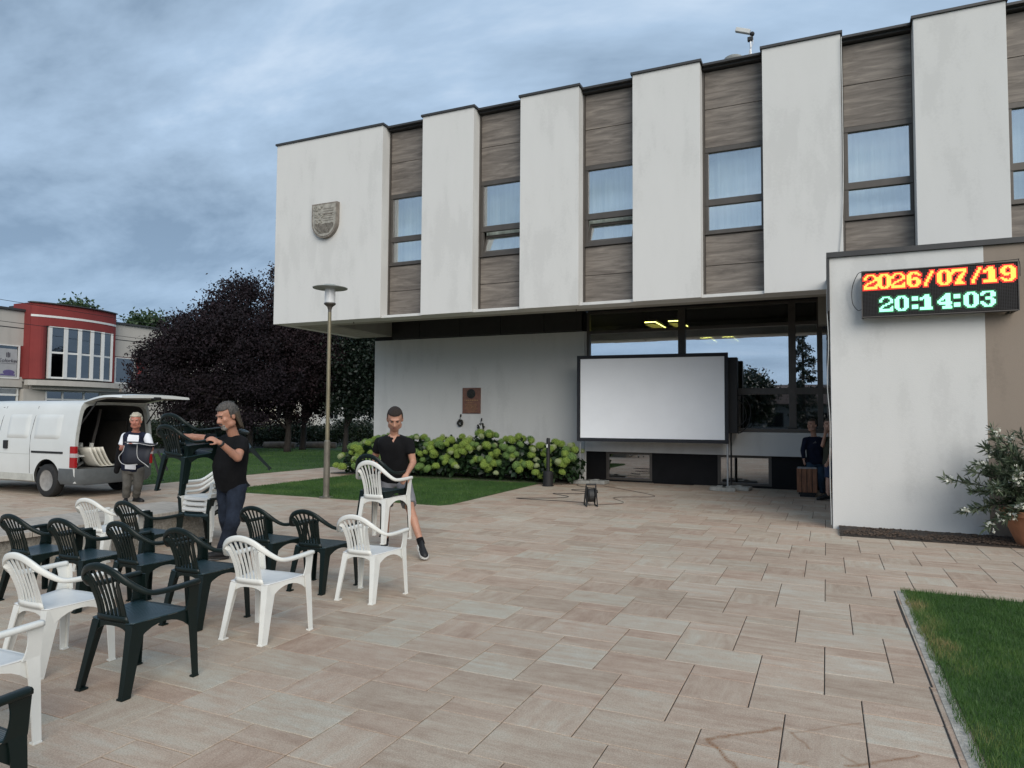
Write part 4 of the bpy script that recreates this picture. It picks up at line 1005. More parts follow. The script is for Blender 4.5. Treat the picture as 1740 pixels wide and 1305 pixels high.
vp_('panel_pressing', pad(-15.45, -14.72, 1.14, 1.64, .030), M_vw, smooth=True)
vp_('panel_pressing', pad(-14.56, -13.72, 1.14, 1.64, .030, slant=0), M_vw, smooth=True)
M_seam = mat('dark_gap', (.01, .01, .01), .8)
def seam(pts, w=.006):
    return MB().tube([(x, yside(z)-.000, z) for x, z in pts], w, 5)
vp_('door_seam', seam([(-14.58, 1.80), (-14.62, 1.5), (-14.66, 1.2), (-14.66, .9), (-14.66, .45)]), M_seam)
vp_('door_seam', seam([(-15.62, 1.80), (-15.68, 1.5), (-15.72, 1.2), (-15.72, .9), (-15.72, .45)]), M_seam)
vp_('door_rail', MB().box(-14.60, -13.62, yside(.88)-.012, yside(.88)+.01, .865, .905), M_seam)
vp_('door_handle', MB().cbox(-15.50, -15.38, yside(1.0)-.035, yside(1.0)+.01, .93, 1.10, .01), M_blk)
vp_('cab_window', pad(-16.75, -15.80, 1.15, 1.66, .012), M_plinth, smooth=True)
vp_('belt_crease', MB().tube([(x, yside(.84)-.0005, .835) for x in (-17.6, -14.68)], .004, 5), M_vdirt)
vp_('sill', MB().loft([[(x, yside(.45)-.006, .44), (x, yside(.45)-.006, .30), (x, yside(.45)+.06, .27), (x, yside(.45)+.06, .45)] for x in (-16.3, -14.56)]), M_vdirt)
# rear bumper wrapping the corner
bp_ = []
for x, y in ((-13.72, YC-HW-.012), (-13.40, YC-HW-.012), (-13.22, YC-HW+.03), (-13.13, YC-HW+.14), (-13.11, YC), (-13.13, YC+HW-.14), (-13.22, YC+HW-.03), (-13.40, YC+HW+.012), (-13.72, YC+HW+.012)):
    d = Vector((x+13.5, (y-YC)*.35, 0)); nx_ = .07
    bp_.append([(x, y, .58), (x, y, .36), (x-.04 if x > -13.3 else x, y+(0.05 if y < YC else -.05), .27), (x-.10 if x > -13.3 else x, y+(.07 if y < YC else -.07), .29), (x-.10 if x > -13.3 else x, y+(.07 if y < YC else -.07), .58)])
autosmooth(vp_('bumper', MB().loft(bp_), M_vgrey), 50)
vp_('load_floor', MB().box(-17, -13.22, YC-.76, YC+.76, .56, .585), M_vint)
vp_('bulkhead', MB().box(-15.75, -15.7, YC-.74, YC+.74, .585, 1.78), M_vint)
vp_('side_trim', MB().box(-15.6, -13.9, YC+.70, YC+.72, .6, 1.5), mat('hardboard_trim', (.05, .045, .038), .8, .2, 2))
vp_('spare_strap', MB().tube(crom([(-14.4, YC+.45, 1.75), (-14.35, YC+.35, 1.4), (-14.4, YC+.30, 1.0), (-14.4, YC+.35, .7)], 5), .03, 6), mat('grey_blanket', (.20, .18, .16), .9))
# inner frame round the tail opening
io = [[(-13.262, YC+(y-YC)*s_, .60+(z-.60)*s_ if z > .6 else .59) for _, y, z in [q for q in vsec(0) if q[2] > .5]] for s_ in (1.0, .93)]
vp_('opening_frame', MB().loft([io[0], [(x+.004, y, z) for x, y, z in io[1]], [(x-.10, y, z) for x, y, z in io[1]]], cap=False, closed=False), mat('frame_paint', (.40, .41, .39), .4, .1, 5))
# tail lights
for s_ in (-1, 1):
    yy = YC+s_*(HW-.045)
    t = vp_('tail_light', MB().cbox(-13.40, -13.235, min(yy, yy+s_*.06), max(yy, yy+s_*.06), .60, 1.02, .015), M_red)
    vp_('reversing_lens', MB().cbox(-13.385, -13.228, min(yy, yy+s_*.064), max(yy, yy+s_*.064), .80, .88, .006), M_clr, t)
# tailgate
tg = []
for k in range(11):
    t = k/10; x = -13.30+1.22*t; z = 1.915+.125*math.sin(t*PI*.62)-.02*t
    hw = .68+.12*min(1, t*1.6)-.03*max(0, t-.8)*5
    tg.append([(x, YC-hw, z-.05), (x, YC-hw*.97, z-.01), (x, YC-hw*.5, z+.015), (x, YC, z+.02), (x, YC+hw*.5, z+.015), (x, YC+hw*.97, z-.01), (x, YC+hw, z-.05), (x, YC+hw*.9, z-.055), (x, YC, z-.04), (x, YC-hw*.9, z-.055)])
tgo = vp_('tailgate', MB().loft(tg), M_vw); autosmooth(tgo, 35)
vp_('gate_window', MB().loft([[(x, YC-.56, z), (x, YC+.56, z), (x, YC+.56, z+.006), (x, YC-.56, z+.006)] for x, z in ((-13.16, 1.885), (-12.75, 1.945))]), M_plinth, tgo)
vp_('gate_trim', MB().loft([[(x, YC-.66, z), (x, YC+.66, z), (x, YC+.66, z+.006), (x, YC-.66, z+.006)] for x, z in ((-12.70, 1.945), (-12.14, 1.965))]), M_conc, tgo)
vp_('gate_latch', MB().cbox(-12.16, -12.06, YC-.08, YC+.08, 1.93, 1.99, .01), M_blk, tgo)
vp_('spoiler_rubber', MB().box(-13.1, -12.5, YC-.5, YC+.5, 2.062, 2.075), M_blk, tgo)
for s_ in (-1, 1): vp_('gas_strut', MB().tube([(-13.28, YC+s_*.72, 1.45), (-12.85, YC+s_*.70, 1.90)], .014, 6), M_blk)
vp_('pull_strap', MB().tube([(-12.55, YC+.55, 1.95), (-12.53, YC+.55, 1.35)], .018, 6), M_blk)
vp_('hitch', MB().cbox(-13.12, -12.98, YC+.3, YC+.42, .34, .42, .01), M_steel)
# wheels
def wheel(wx, y, s_):
    M_ = Matrix.Translation((wx, y, .325)) @ Matrix.Rotation(PI/2*s_, 4, 'X')
    w_ = vp_('wheel', MB().lathe([(.205, -.09), (.30, -.095), (.322, -.075), (.325, 0), (.322, .075), (.30, .095), (.205, .09)], n=40, M=M_, cap=False), mat('tyre_rubber', (.012, .012, .012), .8, .2, 20)); autosmooth(w_, 50)
    vp_('rim', MB().lathe([(.206, .085), (.215, .092), (.20, .080), (.185, .045), (.12, .035), (.10, .055), (.06, .06), (.055, .075), (0, .078)], n=32, M=M_), M_rim, w_, smooth=True)
    hb = MB()
    for k in range(12): a = k*PI/6; hb.ball(M_ @ Vector((.152*math.cos(a), .152*math.sin(a), .043)), (.017, .008, .017), n=8, m=5)
    vp_('rim_hole', hb, M_blk, w_)
    nb_ = MB()
    for k in range(5): a = k*2*PI/5; nb_.ball(M_ @ Vector((.085*math.cos(a), .085*math.sin(a), .058)), .012, n=6, m=4)
    vp_('wheel_nut', nb_, M_steel, w_)
M_rim = mat('dusty_steel_rim', (.24, .23, .215), .6, .25, 9)
for wx in (-14.12, -16.75):
    wheel(wx, YC-HW+.10, 1); wheel(wx, YC+HW-.10, -1)
    vp_('wheel_housing', MB().lathe([(.42, -.70), (.42, .70)], n=36, M=Matrix.Translation((wx, YC, .34)) @ Matrix.Rotation(PI/2, 4, 'X')) if False else MB().box(wx-.40, wx+.40, YC-.50, YC+.50, .30, .55), M_blk)
vp_('underbody', MB().box(-17.8, -13.3, YC-.6, YC+.6, .25, .31), M_blk)

# ---------------------------------------------------------------- leaves helper
def leafcloud(name, pts, size, m, parent=None, aspect=.55, rng=None, tone=None, droop=0, ori=None):
    """one small folded leaf at each point"""
    rng = rng or np.random.RandomState(1); P = np.asarray(pts, dtype=np.float32); n = len(P)
    s_ = (size*rng.uniform(.6, 1.25, n)).astype(np.float32)
    D = rng.normal(size=(n, 3)); D[:, 2] -= droop
    if ori is not None: D = ori+rng.normal(size=(n, 3))*.35
    D /= np.linalg.norm(D, axis=1)[:, None]
    Q = rng.normal(size=(n, 3)); T = np.cross(D, Q); T /= np.linalg.norm(T, axis=1)[:, None]; Nn = np.cross(D, T)
    v = np.zeros((n, 4, 3), np.float32); L_ = s_[:, None]; w_ = L_*aspect*.5
    v[:, 0] = P; v[:, 1] = P+D*L_*.5+T*w_+Nn*w_*.35; v[:, 2] = P+D*L_; v[:, 3] = P+D*L_*.5-T*w_+Nn*w_*.35
    me = bpy.data.meshes.new(name); me.vertices.add(n*4); me.vertices.foreach_set('co', v.ravel()); me.loops.add(n*4)
    me.loops.foreach_set('vertex_index', np.arange(n*4, dtype=np.int32)); me.polygons.add(n); me.polygons.foreach_set('loop_start', np.arange(0, n*4, 4, dtype=np.int32)); me.update()
    t = rng.uniform(0, 1, n) if tone is None else tone
    at = me.attributes.new('tone', 'FLOAT', 'POINT'); at.data.foreach_set('value', np.repeat(t, 4).astype(np.float32)); me.materials.append(m)
    o = link(name, me); 
    if parent is not None: wchild(o, parent)
    return o
def crown_points(lobes, n, rng, clump=.35, per=26, shell=.45):
    """leaves in clumps scattered through ellipsoid lobes (cx,cy,cz,rx,ry,rz)"""
    vol = np.array([l[3]*l[4]*l[5] for l in lobes])**.75; vol /= vol.sum(); nc = n//per
    which = rng.choice(len(lobes), nc, p=vol); d = rng.normal(size=(nc, 3)); d /= np.linalg.norm(d, axis=1)[:, None]
    r_ = rng.uniform(shell, 1.04, nc)**.8; L_ = np.array(lobes)[which]
    c = L_[:, :3]+d*L_[:, 3:6]*r_[:, None]
    ck = clump*rng.uniform(.5, 1.4, nc)
    p = np.repeat(c, per, 0)+rng.normal(size=(nc*per, 3))*np.repeat(ck, per)[:, None]*.5
    tn = np.clip(np.repeat(rng.uniform(0, 1, nc), per)*.7+rng.uniform(0, .4, nc*per), 0, 1)
    return p, tn
M_bark = mat('dark_bark', (.030, .024, .02), .9, .4, 6, stretch=(4, 4, .6), bump=1, bscale=20)
def tree(name, label, base, h, r, n, lm, leaf, seed, trunk=.16, lobes=None, group=None, cat='tree', clump=.35, cb_=.28, shell=.45, drp=0, ntr=1):
    rng = np.random.RandomState(seed); rnd = random.Random(seed)
    x, y = base; t = empty(name, (x, y, 0), label, cat, group)
    if lobes is None:
        lobes = [(x, y, h*.60, r*.8, r*.8, h*.36)]
        for k in range(14):
            a = rnd.uniform(0, 2*PI); q = rnd.uniform(.35, .8)*r; z = h*rnd.uniform(cb_+.08, .88); s_ = rnd.uniform(.25, .45)*r
            if z > h*.7: q *= .55
            lobes.append((x+q*math.cos(a), y+q*math.sin(a), z, s_, s_, s_*.85))
    p, tn = crown_points(lobes, n, rng, clump, shell=shell)
    leafcloud('crown', p, leaf, lm, t, rng=rng, tone=tn, droop=drp)
    m_ = MB()
    for q in range(ntr):
        ox = rnd.uniform(-.3, .3) if ntr > 1 else 0
        m_.tube(crom([(x+ox, y, -.05), (x+ox*1.3+.05, y+.02, h*.15), (x+ox*1.6, y+.05, h*.35), (x+ox, y, h*.75)], 4), [trunk*(1-.75*k/12) for k in range(13)], 9)
    for k in range(16):
        l_ = lobes[rnd.randrange(len(lobes))]; z0 = h*rnd.uniform(.15, .5); s0 = Vector((x, y, z0)); e_ = Vector(l_[:3])+Vector((rnd.uniform(-.3, .3), rnd.uniform(-.3, .3), 0))*r*.3
        md2 = s0.lerp(e_, .5)+Vector((0, 0, h*.03)); m_.tube(crom([s0, md2, e_], 4), [trunk*.45*(1-.8*j/8) for j in range(9)], 6)
    wchild(m_.build('trunk', M_bark, smooth=True), t); return t
M_plum = leafmat('plum_leaves', (.003, .002, .004), (.016, .007, .012), .9, trans=.08)
M_plum2 = leafmat('plum_leaves_reddish', (.004, .002, .003), (.022, .008, .012), .9, trans=.08)
M_dgrn = leafmat('dark_green_leaves', (.004, .009, .006), (.015, .028, .014), .5, trans=.15)
M_mgrn = leafmat('green_leaves', (.015, .035, .012), (.055, .10, .035), .55)
M_hedge = leafmat('hedge_leaves', (.008, .016, .006), (.03, .05, .018), .5, trans=.1)
# copper plum trees on the far lawn
def plum(label, lobes_px, base, seed, n, m, wdepth, group='copper plum trees on the far lawn', ntr=1, h=6.5):
    return tree('plum_tree', label, base, h, 3, n, m, .13, seed, .17, [(*c_, rx, ry, rz) for (c_, rx, ry, rz) in lobes_px], group, clump=.36, ntr=ntr, shell=.2)
W_ = 30.
plum('largest copper-leaved plum tree, its peak left of the civic building corner', [
  ((-23.004, 22.386, 4.832), 2.3, 2.2, 1.6), ((-23.098, 22.257, 6.483), .9, 1.0, .9), ((-23.682, 22.013, 6.097), .8, 1.0, .7), ((-23.120, 22.758, 7.212), .55, .7, .55), ((-23.575, 21.008, 5.207), 1.1, 1.2, .6), ((-24.861, 21.558, 4.564), 1.7, 1.6, 1.3), ((-24.929, 20.434, 4.460), 1.1, 1.1, .8),
  ((-25.278, 20.327, 3.474), 1.1, 1.1, .9), ((-25.649, 20.121, 4.209), .6, .6, .4), ((-24.955, 19.408, 2.814), .8, .8, .5), ((-24.729, 20.620, 2.619), 1.4, 1.3, .7), ((-24.190, 21.955, 2.790), 1.9, 1.7, .9), ((-24.667, 21.792, 1.770), 1.3, 1.2, .45), ((-22.892, 22.061, 1.478), 1.7, 1.0, .35), ((-24.517, 20.763, 1.711), 1.0, .9, .3), ((-22.879, 22.846, 7.627), .16, .2, .35), ((-23.950, 21.852, 6.858), .2, .2, .3), ((-22.332, 22.782, 3.058), 2.0, 1.8, 1.1), ((-23.874, 22.414, 7.284), .28, .3, .4), ((-25.426, 21.243, 5.703), .5, .5, .22), ((-25.937, 21.018, 5.572), .25, .3, .15), ((-23.466, 22.572, 7.778), .22, .22, .28), ((-24.608, 21.589, 6.167), .3, .3, .3), ((-26.057, 19.952, 3.911), .5, .4, .2)], (-22.756, 22.709, 0.767)[:2], 11, 90000, M_plum, 30)
plum('copper plum tree showing its dark trunk between the long-haired man and the lamp pole', [
  ((-21.857, 24.011, 4.690), 2.0, 1.9, 2.0), ((-21.597, 24.047, 6.267), 1.4, 1.3, 1.4), ((-22.594, 23.562, 6.916), .55, .6, .6), ((-22.125, 24.000, 2.587), 1.6, 1.5, .7), ((-20.917, 24.505, 3.384), 1.3, 1.3, 1.0), ((-20.184, 24.782, 4.440), 1.4, 1.2, 1.2), ((-22.856, 23.717, 1.662), 1.0, .8, .35), ((-21.887, 24.709, 1.592), .9, .8, .25), ((-22.485, 23.557, 7.968), .35, .3, .3)], (-21.958, 24.171, 0.750)[:2], 12, 42000, M_plum2, 31, ntr=1)
plum('smaller copper plum tree with a slim trunk just left of the lamp pole', [
  ((-22.004, 26.176, 4.057), 1.5, 1.3, 1.6), ((-21.472, 26.330, 5.738), 1.2, 1.2, .9), ((-21.902, 26.324, 2.101), 1.0, 1.0, .5), ((-20.995, 26.676, 3.226), 1.2, 1.1, 1.0)], (-22.711, 26.030, 0.697)[:2], 13, 20000, M_plum2, 33)
tree('broadleaf_tree', 'dark green broadleaf tree squeezed between the lamp pole and the white lobby wall', (-19.611, 25.236, 0.715)[:2], 5.5, 2, 22000, M_dgrn, .16, 21, .14, [(*(-18.993, 25.348, 3.924), 1.3, 1.3, 1.5), (*(-18.740, 25.409, 4.976), 1.0, 1.0, .9), (*(-19.254, 25.313, 2.346), 1.2, 1.2, .7), (*(-18.532, 25.626, 2.614), 1.0, 1.0, 1.0), (*(-19.585, 25.053, 4.444), .8, .8, 1.0), (*(-18.035, 25.782, 3.931), 1.0, 1.0, 1.5)], clump=.5, shell=.2)
# trees behind the far building
tree('broadleaf_tree', 'green treetop just above the red bay of the far building', (-60.990, 40.504, 1.821)[:2], 11.2, 2.2, 7000, M_mgrn, .35, 31, .3, [(*(-60.871, 40.089, 10.856), 1.25, 1.2, .75), (*(-61.037, 40.101, 9.174), 2.6, 2.2, 1.5)], clump=.6)
tree('broadleaf_tree', 'green treetop showing above the roof just left of the copper plum tree', (-55.289, 43.085, 1.865)[:2], 10, 3, 9000, M_mgrn, .35, 32, .3, [(*(-55.090, 42.770, 9.639), 1.7, 1.4, .9), (*(-56.051, 42.346, 9.422), 1.0, .8, .7), (*(-54.973, 42.927, 7.644), 2.6, 2.2, 1.6)], clump=.6)
# trees across the square behind the viewer (seen mirrored in the lobby glass)
def conifer(label, base, h, r, seed):
    rng = np.random.RandomState(seed); rnd = random.Random(seed); x, y = base; t = empty('conifer_tree', (x, y, 0), label, 'tree')
    pts, tn = [], []; m_ = MB(); m_.tube([(x, y, 0), (x, y, h)], [.16, .02], 8)
    for k in range(90):
        z = h*(.06+.93*(k/90)); L_ = r*(1-(z/h))**.85*rnd.uniform(.75, 1.15)+.1; a = rnd.uniform(0, 2*PI); n = 14+int(70*L_)
        q = np.sqrt(rng.uniform(0, 1, n))*L_; w_ = rng.normal(size=n)*.10*L_
        pts.append(np.stack([x+q*math.cos(a)-w_*math.sin(a), y+q*math.sin(a)+w_*math.cos(a), z-.18*q+.25*(q/L_)**2*.3+rng.normal(size=n)*.05], 1)); tn.append(rng.uniform(0, 1, n))
        m_.tube([(x, y, z), (x+L_*.9*math.cos(a), y+L_*.9*math.sin(a), z-.12*L_)], [.02, .006], 4)
    leafcloud('crown', np.concatenate(pts), .20, M_dgrn, t, rng=rng, tone=np.concatenate(tn), aspect=.4, droop=.6); wchild(m_.build('trunk', M_bark), t)
conifer('dark fir tree across the square, seen mirrored in the narrow lobby pane', (-1.25, -10.2), 8.3, 1.35, 41)
tree('broadleaf_tree', 'round dark tree across the square, seen mirrored in the wide lobby pane', (-5.4, -17.5), 5.2, 2.4, 14000, M_dgrn, .25, 42, .2, clump=.6)
tree('broadleaf_tree', 'low dark tree across the square, seen mirrored beside the loudspeaker', (-9.6, -19.5), 4.0, 2.2, 12000, M_dgrn, .25, 43, .2, clump=.6)
th = empty('far_house', (-12, -33, 0), 'long low grey house across the square, mirrored in the lobby glass', 'house')
part('wall', MB().box(-30, 14, -40, -33, 0, 3.0), mat('grey_render', (.16, .155, .15), .9, .2, 1), th)
part('roof', MB().add([(-31, -32.4, 3.0), (15, -32.4, 3.0), (15, -41, 3.0), (-31, -41, 3.0), (-29, -36.5, 4.9), (13, -36.5, 4.9)], [(0, 1, 5, 4), (2, 3, 4, 5), (1, 2, 5), (3, 0, 4), (0, 3, 2, 1)]), mat('brown_tiles', (.09, .06, .05), .9, .3, 3), th)
for k in range(9): part('window', MB().cbox(-28+k*4.6, -26.6+k*4.6, -33.03, -32.96, .9, 2.2, .01), M_plinth, th)

# hedge at the far side of the lawn, logs, posts
hd = np.random.RandomState(5); n = 42000
a0, a1 = np.array((-30.012, 23.450, 0.000)), np.array((-22.381, 32.681, 0.000)); 
u = hd.uniform(0, 1, n)
hh = 1.05+.2*np.sin(u*23)+.2*np.sin(u*61+1)+.25*np.array([noise.noise(Vector((q*14, 0, 0))) for q in u])
vv = hd.uniform(0, 1, n)**.6; P_ = a0[None, :]*(1-u)[:, None]+a1[None, :]*u[:, None]
P_[:, 2] = vv*hh*1.05; P_[:, 0] += hd.normal(size=n)*.35-.9; P_[:, 1] += hd.normal(size=n)*.35+.3
P_ += hd.normal(size=(n, 3))*.06; P_[:, 2] = np.abs(P_[:, 2])
hg = empty('hedge', tuple((a0+a1)/2), 'dark clipped hedge along the far edge of the lawn under the plum trees', 'hedge')
leafcloud('foliage', P_, .11, M_hedge, hg, rng=hd)
M_yel = leafmat('yellow_green_leaves', (.07, .10, .02), (.20, .22, .04), .6)
n = 9000; u = hd.uniform(0, 1, n); b0, b1 = np.array((-32.396, 24.940, 0.705)), np.array((-30.006, 32.622, 0.606)); P_ = b0*(1-u)[:, None]+b1*u[:, None]+hd.normal(size=(n, 3))*np.array([.25, .25, .0]); P_[:, 2] = hd.uniform(.1, 1.0, n)
yg = empty('hedge', tuple(b0), 'yellow green hedge glimpsed behind the held-up chairs', 'hedge'); leafcloud('foliage', P_, .13, M_yel, yg, rng=hd)
M_rfl = leafmat('red_flowers', (.10, .02, .015), (.25, .05, .03), .6)
n = 5000; u = hd.uniform(0, 1, n); P_ = b0*(1-u)[:, None]+b1*u[:, None]+hd.normal(size=(n, 3))*np.array([.2, .2, .0])+np.array([1.2, -1.0, 0]); P_[:, 2] = hd.uniform(.1, .55, n)
rf = empty('flower_bed', tuple(b0+np.array([1.2, -1, 0])), 'band of reddish flowers glimpsed in front of the yellow green hedge', 'flowers'); leafcloud('flowers', P_, .1, M_rfl, rf, rng=hd)
for (px0, lab) in (((-24.830, 26.814, 0.000), 'weathered log lying at the lawn edge under the plum trees'), ((-23.160, 27.899, 0.000), 'smaller pale log lying at the lawn edge right of the other')):
    x, y, _ = px0; o_ = MB().tube([(x-.75, y-.25, .16), (x, y, .17), (x+.75, y+.25, .16)], [.17, .18, .16], 12).build('log', mat('weathered_log', (.15, .12, .095), .9, .3, 5, bump=.6), smooth=True); tag(o_, lab, 'log')
M_post = mat('white_post', (.6, .6, .57), .7)
for i, (q, h, lab) in enumerate((((-30.261, 26.990, 1.015), 1.7, 'slim white post behind the raised chairs'), ((-28.948, 30.901, 0.653), 1.5, 'white post behind the hedge left of the dark plum trunk'), ((-32.894, 26.876, 1.403), 1.5, 'white post glimpsed beside the raised tailgate'))):
    o_ = MB().lathe([(.06, 0), (.06, h-.35), (.04, h-.3), (.04, h-.22), (.09, h-.18), (.09, h), (0, h+.02)], (q[0], q[1], 0), 12).build('post', M_post); tag(o_, lab, 'post', 'white posts in the far garden')
# pale wall and cream houses in the far distance
def house(px0, px1, w, ztop, zeave, label, m, wins, roofm, group='pale houses far behind the plum trees'):
    A = Vector(px0[:2]+(0,)) if isinstance(px0, tuple) else Vector((px0[0], px0[1], 0)); A = Vector((px0[0], px0[1], 0)); B = Vector((px1[0], px1[1], 0)); d = (B-A); L_ = d.length; d.normalize(); nrm = Vector((-d.y, d.x, 0))
    if nrm.dot(Vector((0, 0, 0))-A) > 0: nrm = -nrm
    t = empty('house', tuple(A), label, 'house', group)
    def f(u, v, z): p = A+d*u+nrm*v; return (p.x, p.y, z)
    def bx(m_, u0, u1, v0, v1, z0, z1): return m_.add([f(u, v, z) for z in (z0, z1) for v in (v0, v1) for u in (u0, u1)], [(0, 2, 3, 1), (4, 5, 7, 6), (0, 1, 5, 4), (2, 6, 7, 3), (0, 4, 6, 2), (1, 3, 7, 5)])
    part('wall', bx(MB(), 0, L_, 0, 8, 0, zeave), m, t)
    r_ = MB(); r_.add([f(-.4, -.5, zeave), f(L_+.4, -.5, zeave), f(L_+.4, 8.5, zeave), f(-.4, 8.5, zeave), f(.5, 4, ztop), f(L_-.5, 4, ztop)], [(0, 1, 5, 4), (2, 3, 4, 5), (1, 2, 5), (3, 0, 4), (0, 3, 2, 1)])
    part('roof', r_, roofm, t)
    part('plinth', bx(MB(), -.03, L_+.03, -.06, 0, 0, .9), M_conc, t)
    for u in wins:
        wf = part('window', bx(MB(), u, u+1.1, -.05, -.005, 1.3, 2.7), M_post, t); 
        wchild(bx(bx(MB(), u+.08, u+.52, -.06, -.051, 1.38, 2.62), u+.58, u+1.02, -.06, -.051, 1.38, 2.62).build('pane', M_plinth), wf)
    return t
M_tiles = mat('grey_brown_roof', (.10, .08, .07), .9, .3, 2)
house((-45.013, 43.393, 0.919), (-42.368, 48.987, 0.912), 60, 5.6, 3.6, 'cream house with small windows far behind the plum trunks', M_wall2, (1.0, 3.4, 5.2), M_tiles)
house((-39.843, 47.931, 0.944), (-39.181, 59.225, 0.882), 60, 6.0, 3.6, 'pale grey house far behind, showing between the lamp pole and the lobby wall', mat('pale_render', (.50, .49, .47), .9, .1, 1), (1.0, 3.4, 6.2, 9), M_tiles)
house((-59.636, 45.569, 0.754), (-51.477, 49.262, 0.816), 60, 5.8, 3.4, 'pale house far behind, seen between the van tailgate and the long-haired man', mat('pale_render_b', (.55, .53, .50), .9, .1, 1), (1.0, 3.4, 6.2), M_tiles)

# ---------------------------------------------------------------- far building with the red bay
XF = -40.0
fb = empty('commercial_building', (XF, 30, 0), 'two storey grey commercial building with a curved dark red bay and white window bars', 'building')
M_grey = plaster('grey_render_far', (.42, .395, .36), .04); M_redw = mat('dark_red_render', (.20, .028, .026), .85, .10, .8, obj=False)
M_whf = mat('white_window_frame', (.62, .62, .60), .5, .04, 5); M_fgl = glass('shop_glass', .16, (.25, .27, .27), .02, .05)
k_ = 40/38.
# y positions on the facade from the photograph (scaled from X=-38)
def fy(q): return q*k_
def fz(z): return (z-1.65)*k_+1.65
Z2 = fz(3.33); ZR = fz(6.95)
B0, B1 = fy(22.28), fy(26.98)
part('wall', MB().box(XF-9, XF, 8, B0, fz(5.15), ZR).box(XF-9, XF, B1, fy(36), fz(5.05), ZR).box(XF-9, XF, 8, fy(36), Z2-.02, fz(3.30)+.25), M_grey, fb)
part('roof', MB().box(XF-9.2, XF+.12, 7.9, B0, ZR+.002, ZR+.12).box(XF-9.2, XF+.12, B1, fy(36.1), ZR+.002, ZR+.12), M_cope, fb)
part('groove', MB().box(XF-.0, XF+.015, 8, B0, fz(6.05), fz(6.09)).box(XF, XF+.015, B1, fy(36), fz(6.02), fz(6.06)), M_cope, fb)
part('ground_floor_wall', MB().box(XF-9, XF-.1, 8, fy(36), 0, Z2-.03), M_grey, fb)
# curved bay
def bay(y0, y1, x0, bulge, z0, z1, n=18, thick=.3):
    r_ = []
    for i in range(n+1):
        t = i/n; y = y0+(y1-y0)*t; x = x0+bulge*math.sin(PI*t)**.75; r_.append([(x, y, z0), (x, y, z1), (x-thick, y, z1), (x-thick, y, z0)])
    return MB().loft(r_)
BX = XF+.55
ztop = fz(7.42); zs = fz(3.45); zg0, zg1 = fz(3.5), fz(6.25)
part('red_bay', bay(B0, B1, BX, .65, zg1+.01, ztop), M_redw, fb)
part('bay_cheek', MB().box(XF-1, BX-.01, B0-.025, B0+.28, zs, ztop-.004), M_redw, fb); part('bay_cheek', MB().box(XF-1, BX-.01, B1-.28, B1+.025, zs, ztop-.004), M_redw, fb)
part('white_stripe', bay(B0-.01, B1+.01, BX+.02, .65, fz(6.70), fz(6.81), thick=.1), M_whf, fb)
part('bay_coping', bay(B0-.08, B1+.08, BX+.08, .7, ztop+.002, ztop+.06), M_cope, fb)
part('bay_roof', MB().box(XF-2, BX, B0+.3, B1-.3, ztop-.2, ztop-.02), M_cope, fb)
part('red_jamb', bay(B0, B0+.85, BX, .42, zs, zg1, 8), M_redw, fb); part('red_jamb', bay(B1-.32, B1, BX, .12, zs, zg1, 6), M_redw, fb)
G0, G1 = fy(23.08), fy(26.62); ng = 5
def bxx(y): t = (y-B0)/(B1-B0); return BX+.65*math.sin(PI*max(0, min(1, t)))**.75
fr = MB()
ys_ = [G0+(G1-G0)*i/ng for i in range(ng+1)]
for i, y in enumerate(ys_): w_ = .20 if 0 < i < ng else .14; fr.box(bxx(y)-.16, bxx(y)+.03, y-w_/2, y+w_/2, zg0, zg1)
part('window_frame', fr, M_whf, fb)
for i in range(ng):
    a, b_ = ys_[i]+.066, ys_[i+1]-.066; xa, xb = bxx(a)-.03, bxx(b_)-.03
    zm = (zg0+zg1)/2
    for z0, z1 in ((zg0, zg0+.10), (zm-.05, zm+.05), (zg1-.04, zg1)):
        part('window_bar', MB().loft([[(xa+.02, a, z0), (xa+.02, a, z1), (xa-.08, a, z1), (xa-.08, a, z0)], [(xb+.02, b_, z0), (xb+.02, b_, z1), (xb-.08, b_, z1), (xb-.08, b_, z0)]]), M_whf, fb)
    for z0, z1 in ((zg0+.10, zm-.05), (zm+.05, zg1-.04)):
        part('window_pane', MB().loft([[(xa, a, z0), (xa, a, z1), (xa-.02, a, z1), (xa-.02, a, z0)], [(xb, b_, z0), (xb, b_, z1), (xb-.02, b_, z1), (xb-.02, b_, z0)]]), M_fgl, fb)
part('interior', MB().box(XF-3.2, XF-3, 8, fy(36), 0, 7.3).box(XF-3, XF-.2, B0, B1, Z2-.1, Z2), M_room, fb)
part('bay_ledge', bay(B0-.1, B1+.9, BX+.1, .75, fz(3.12), fz(3.40)), M_grey, fb); part('bay_ledge', bay(B0+.35, B1+.5, BX-.2, .65, fz(2.92), fz(3.115)), M_grey, fb)
# upper left window with poster
def win(y0, y1, z0, z1, x=XF, bars=(), frame=M_whf, w_=.09, nm='window'):
    f = MB(); f.box(x-.05, x+.05, y0, y1, z0, z0+w_).box(x-.05, x+.05, y0, y1, z1-w_*.6, z1).box(x-.05, x+.05, y0, y0+w_, z0+w_, z1-w_*.6).box(x-.05, x+.05, y1-w_, y1, z0+w_, z1-w_*.6)
    for b_ in bars: f.box(x-.04, x+.04, b_-w_/2, b_+w_/2, z0+w_, z1-w_*.6)
    o_ = part(nm, f, frame, fb); wchild(MB().box(x-.01, x, y0+w_, y1-w_, z0+w_, z1-w_*.6).build('pane', M_fgl), o_); return o_
part('wall', MB().box(XF-.4, XF-.06, 8, B0, Z2, fz(5.15)), M_redw, fb) if False else None
win(fy(20.05), fy(22.1), fz(3.42), fz(5.15), bars=(fy(21.02),)); win(fy(17.9), fy(20.0), fz(3.42), fz(5.15)); win(8.2, fy(17.8), fz(3.42), fz(5.15), bars=(12, 15))
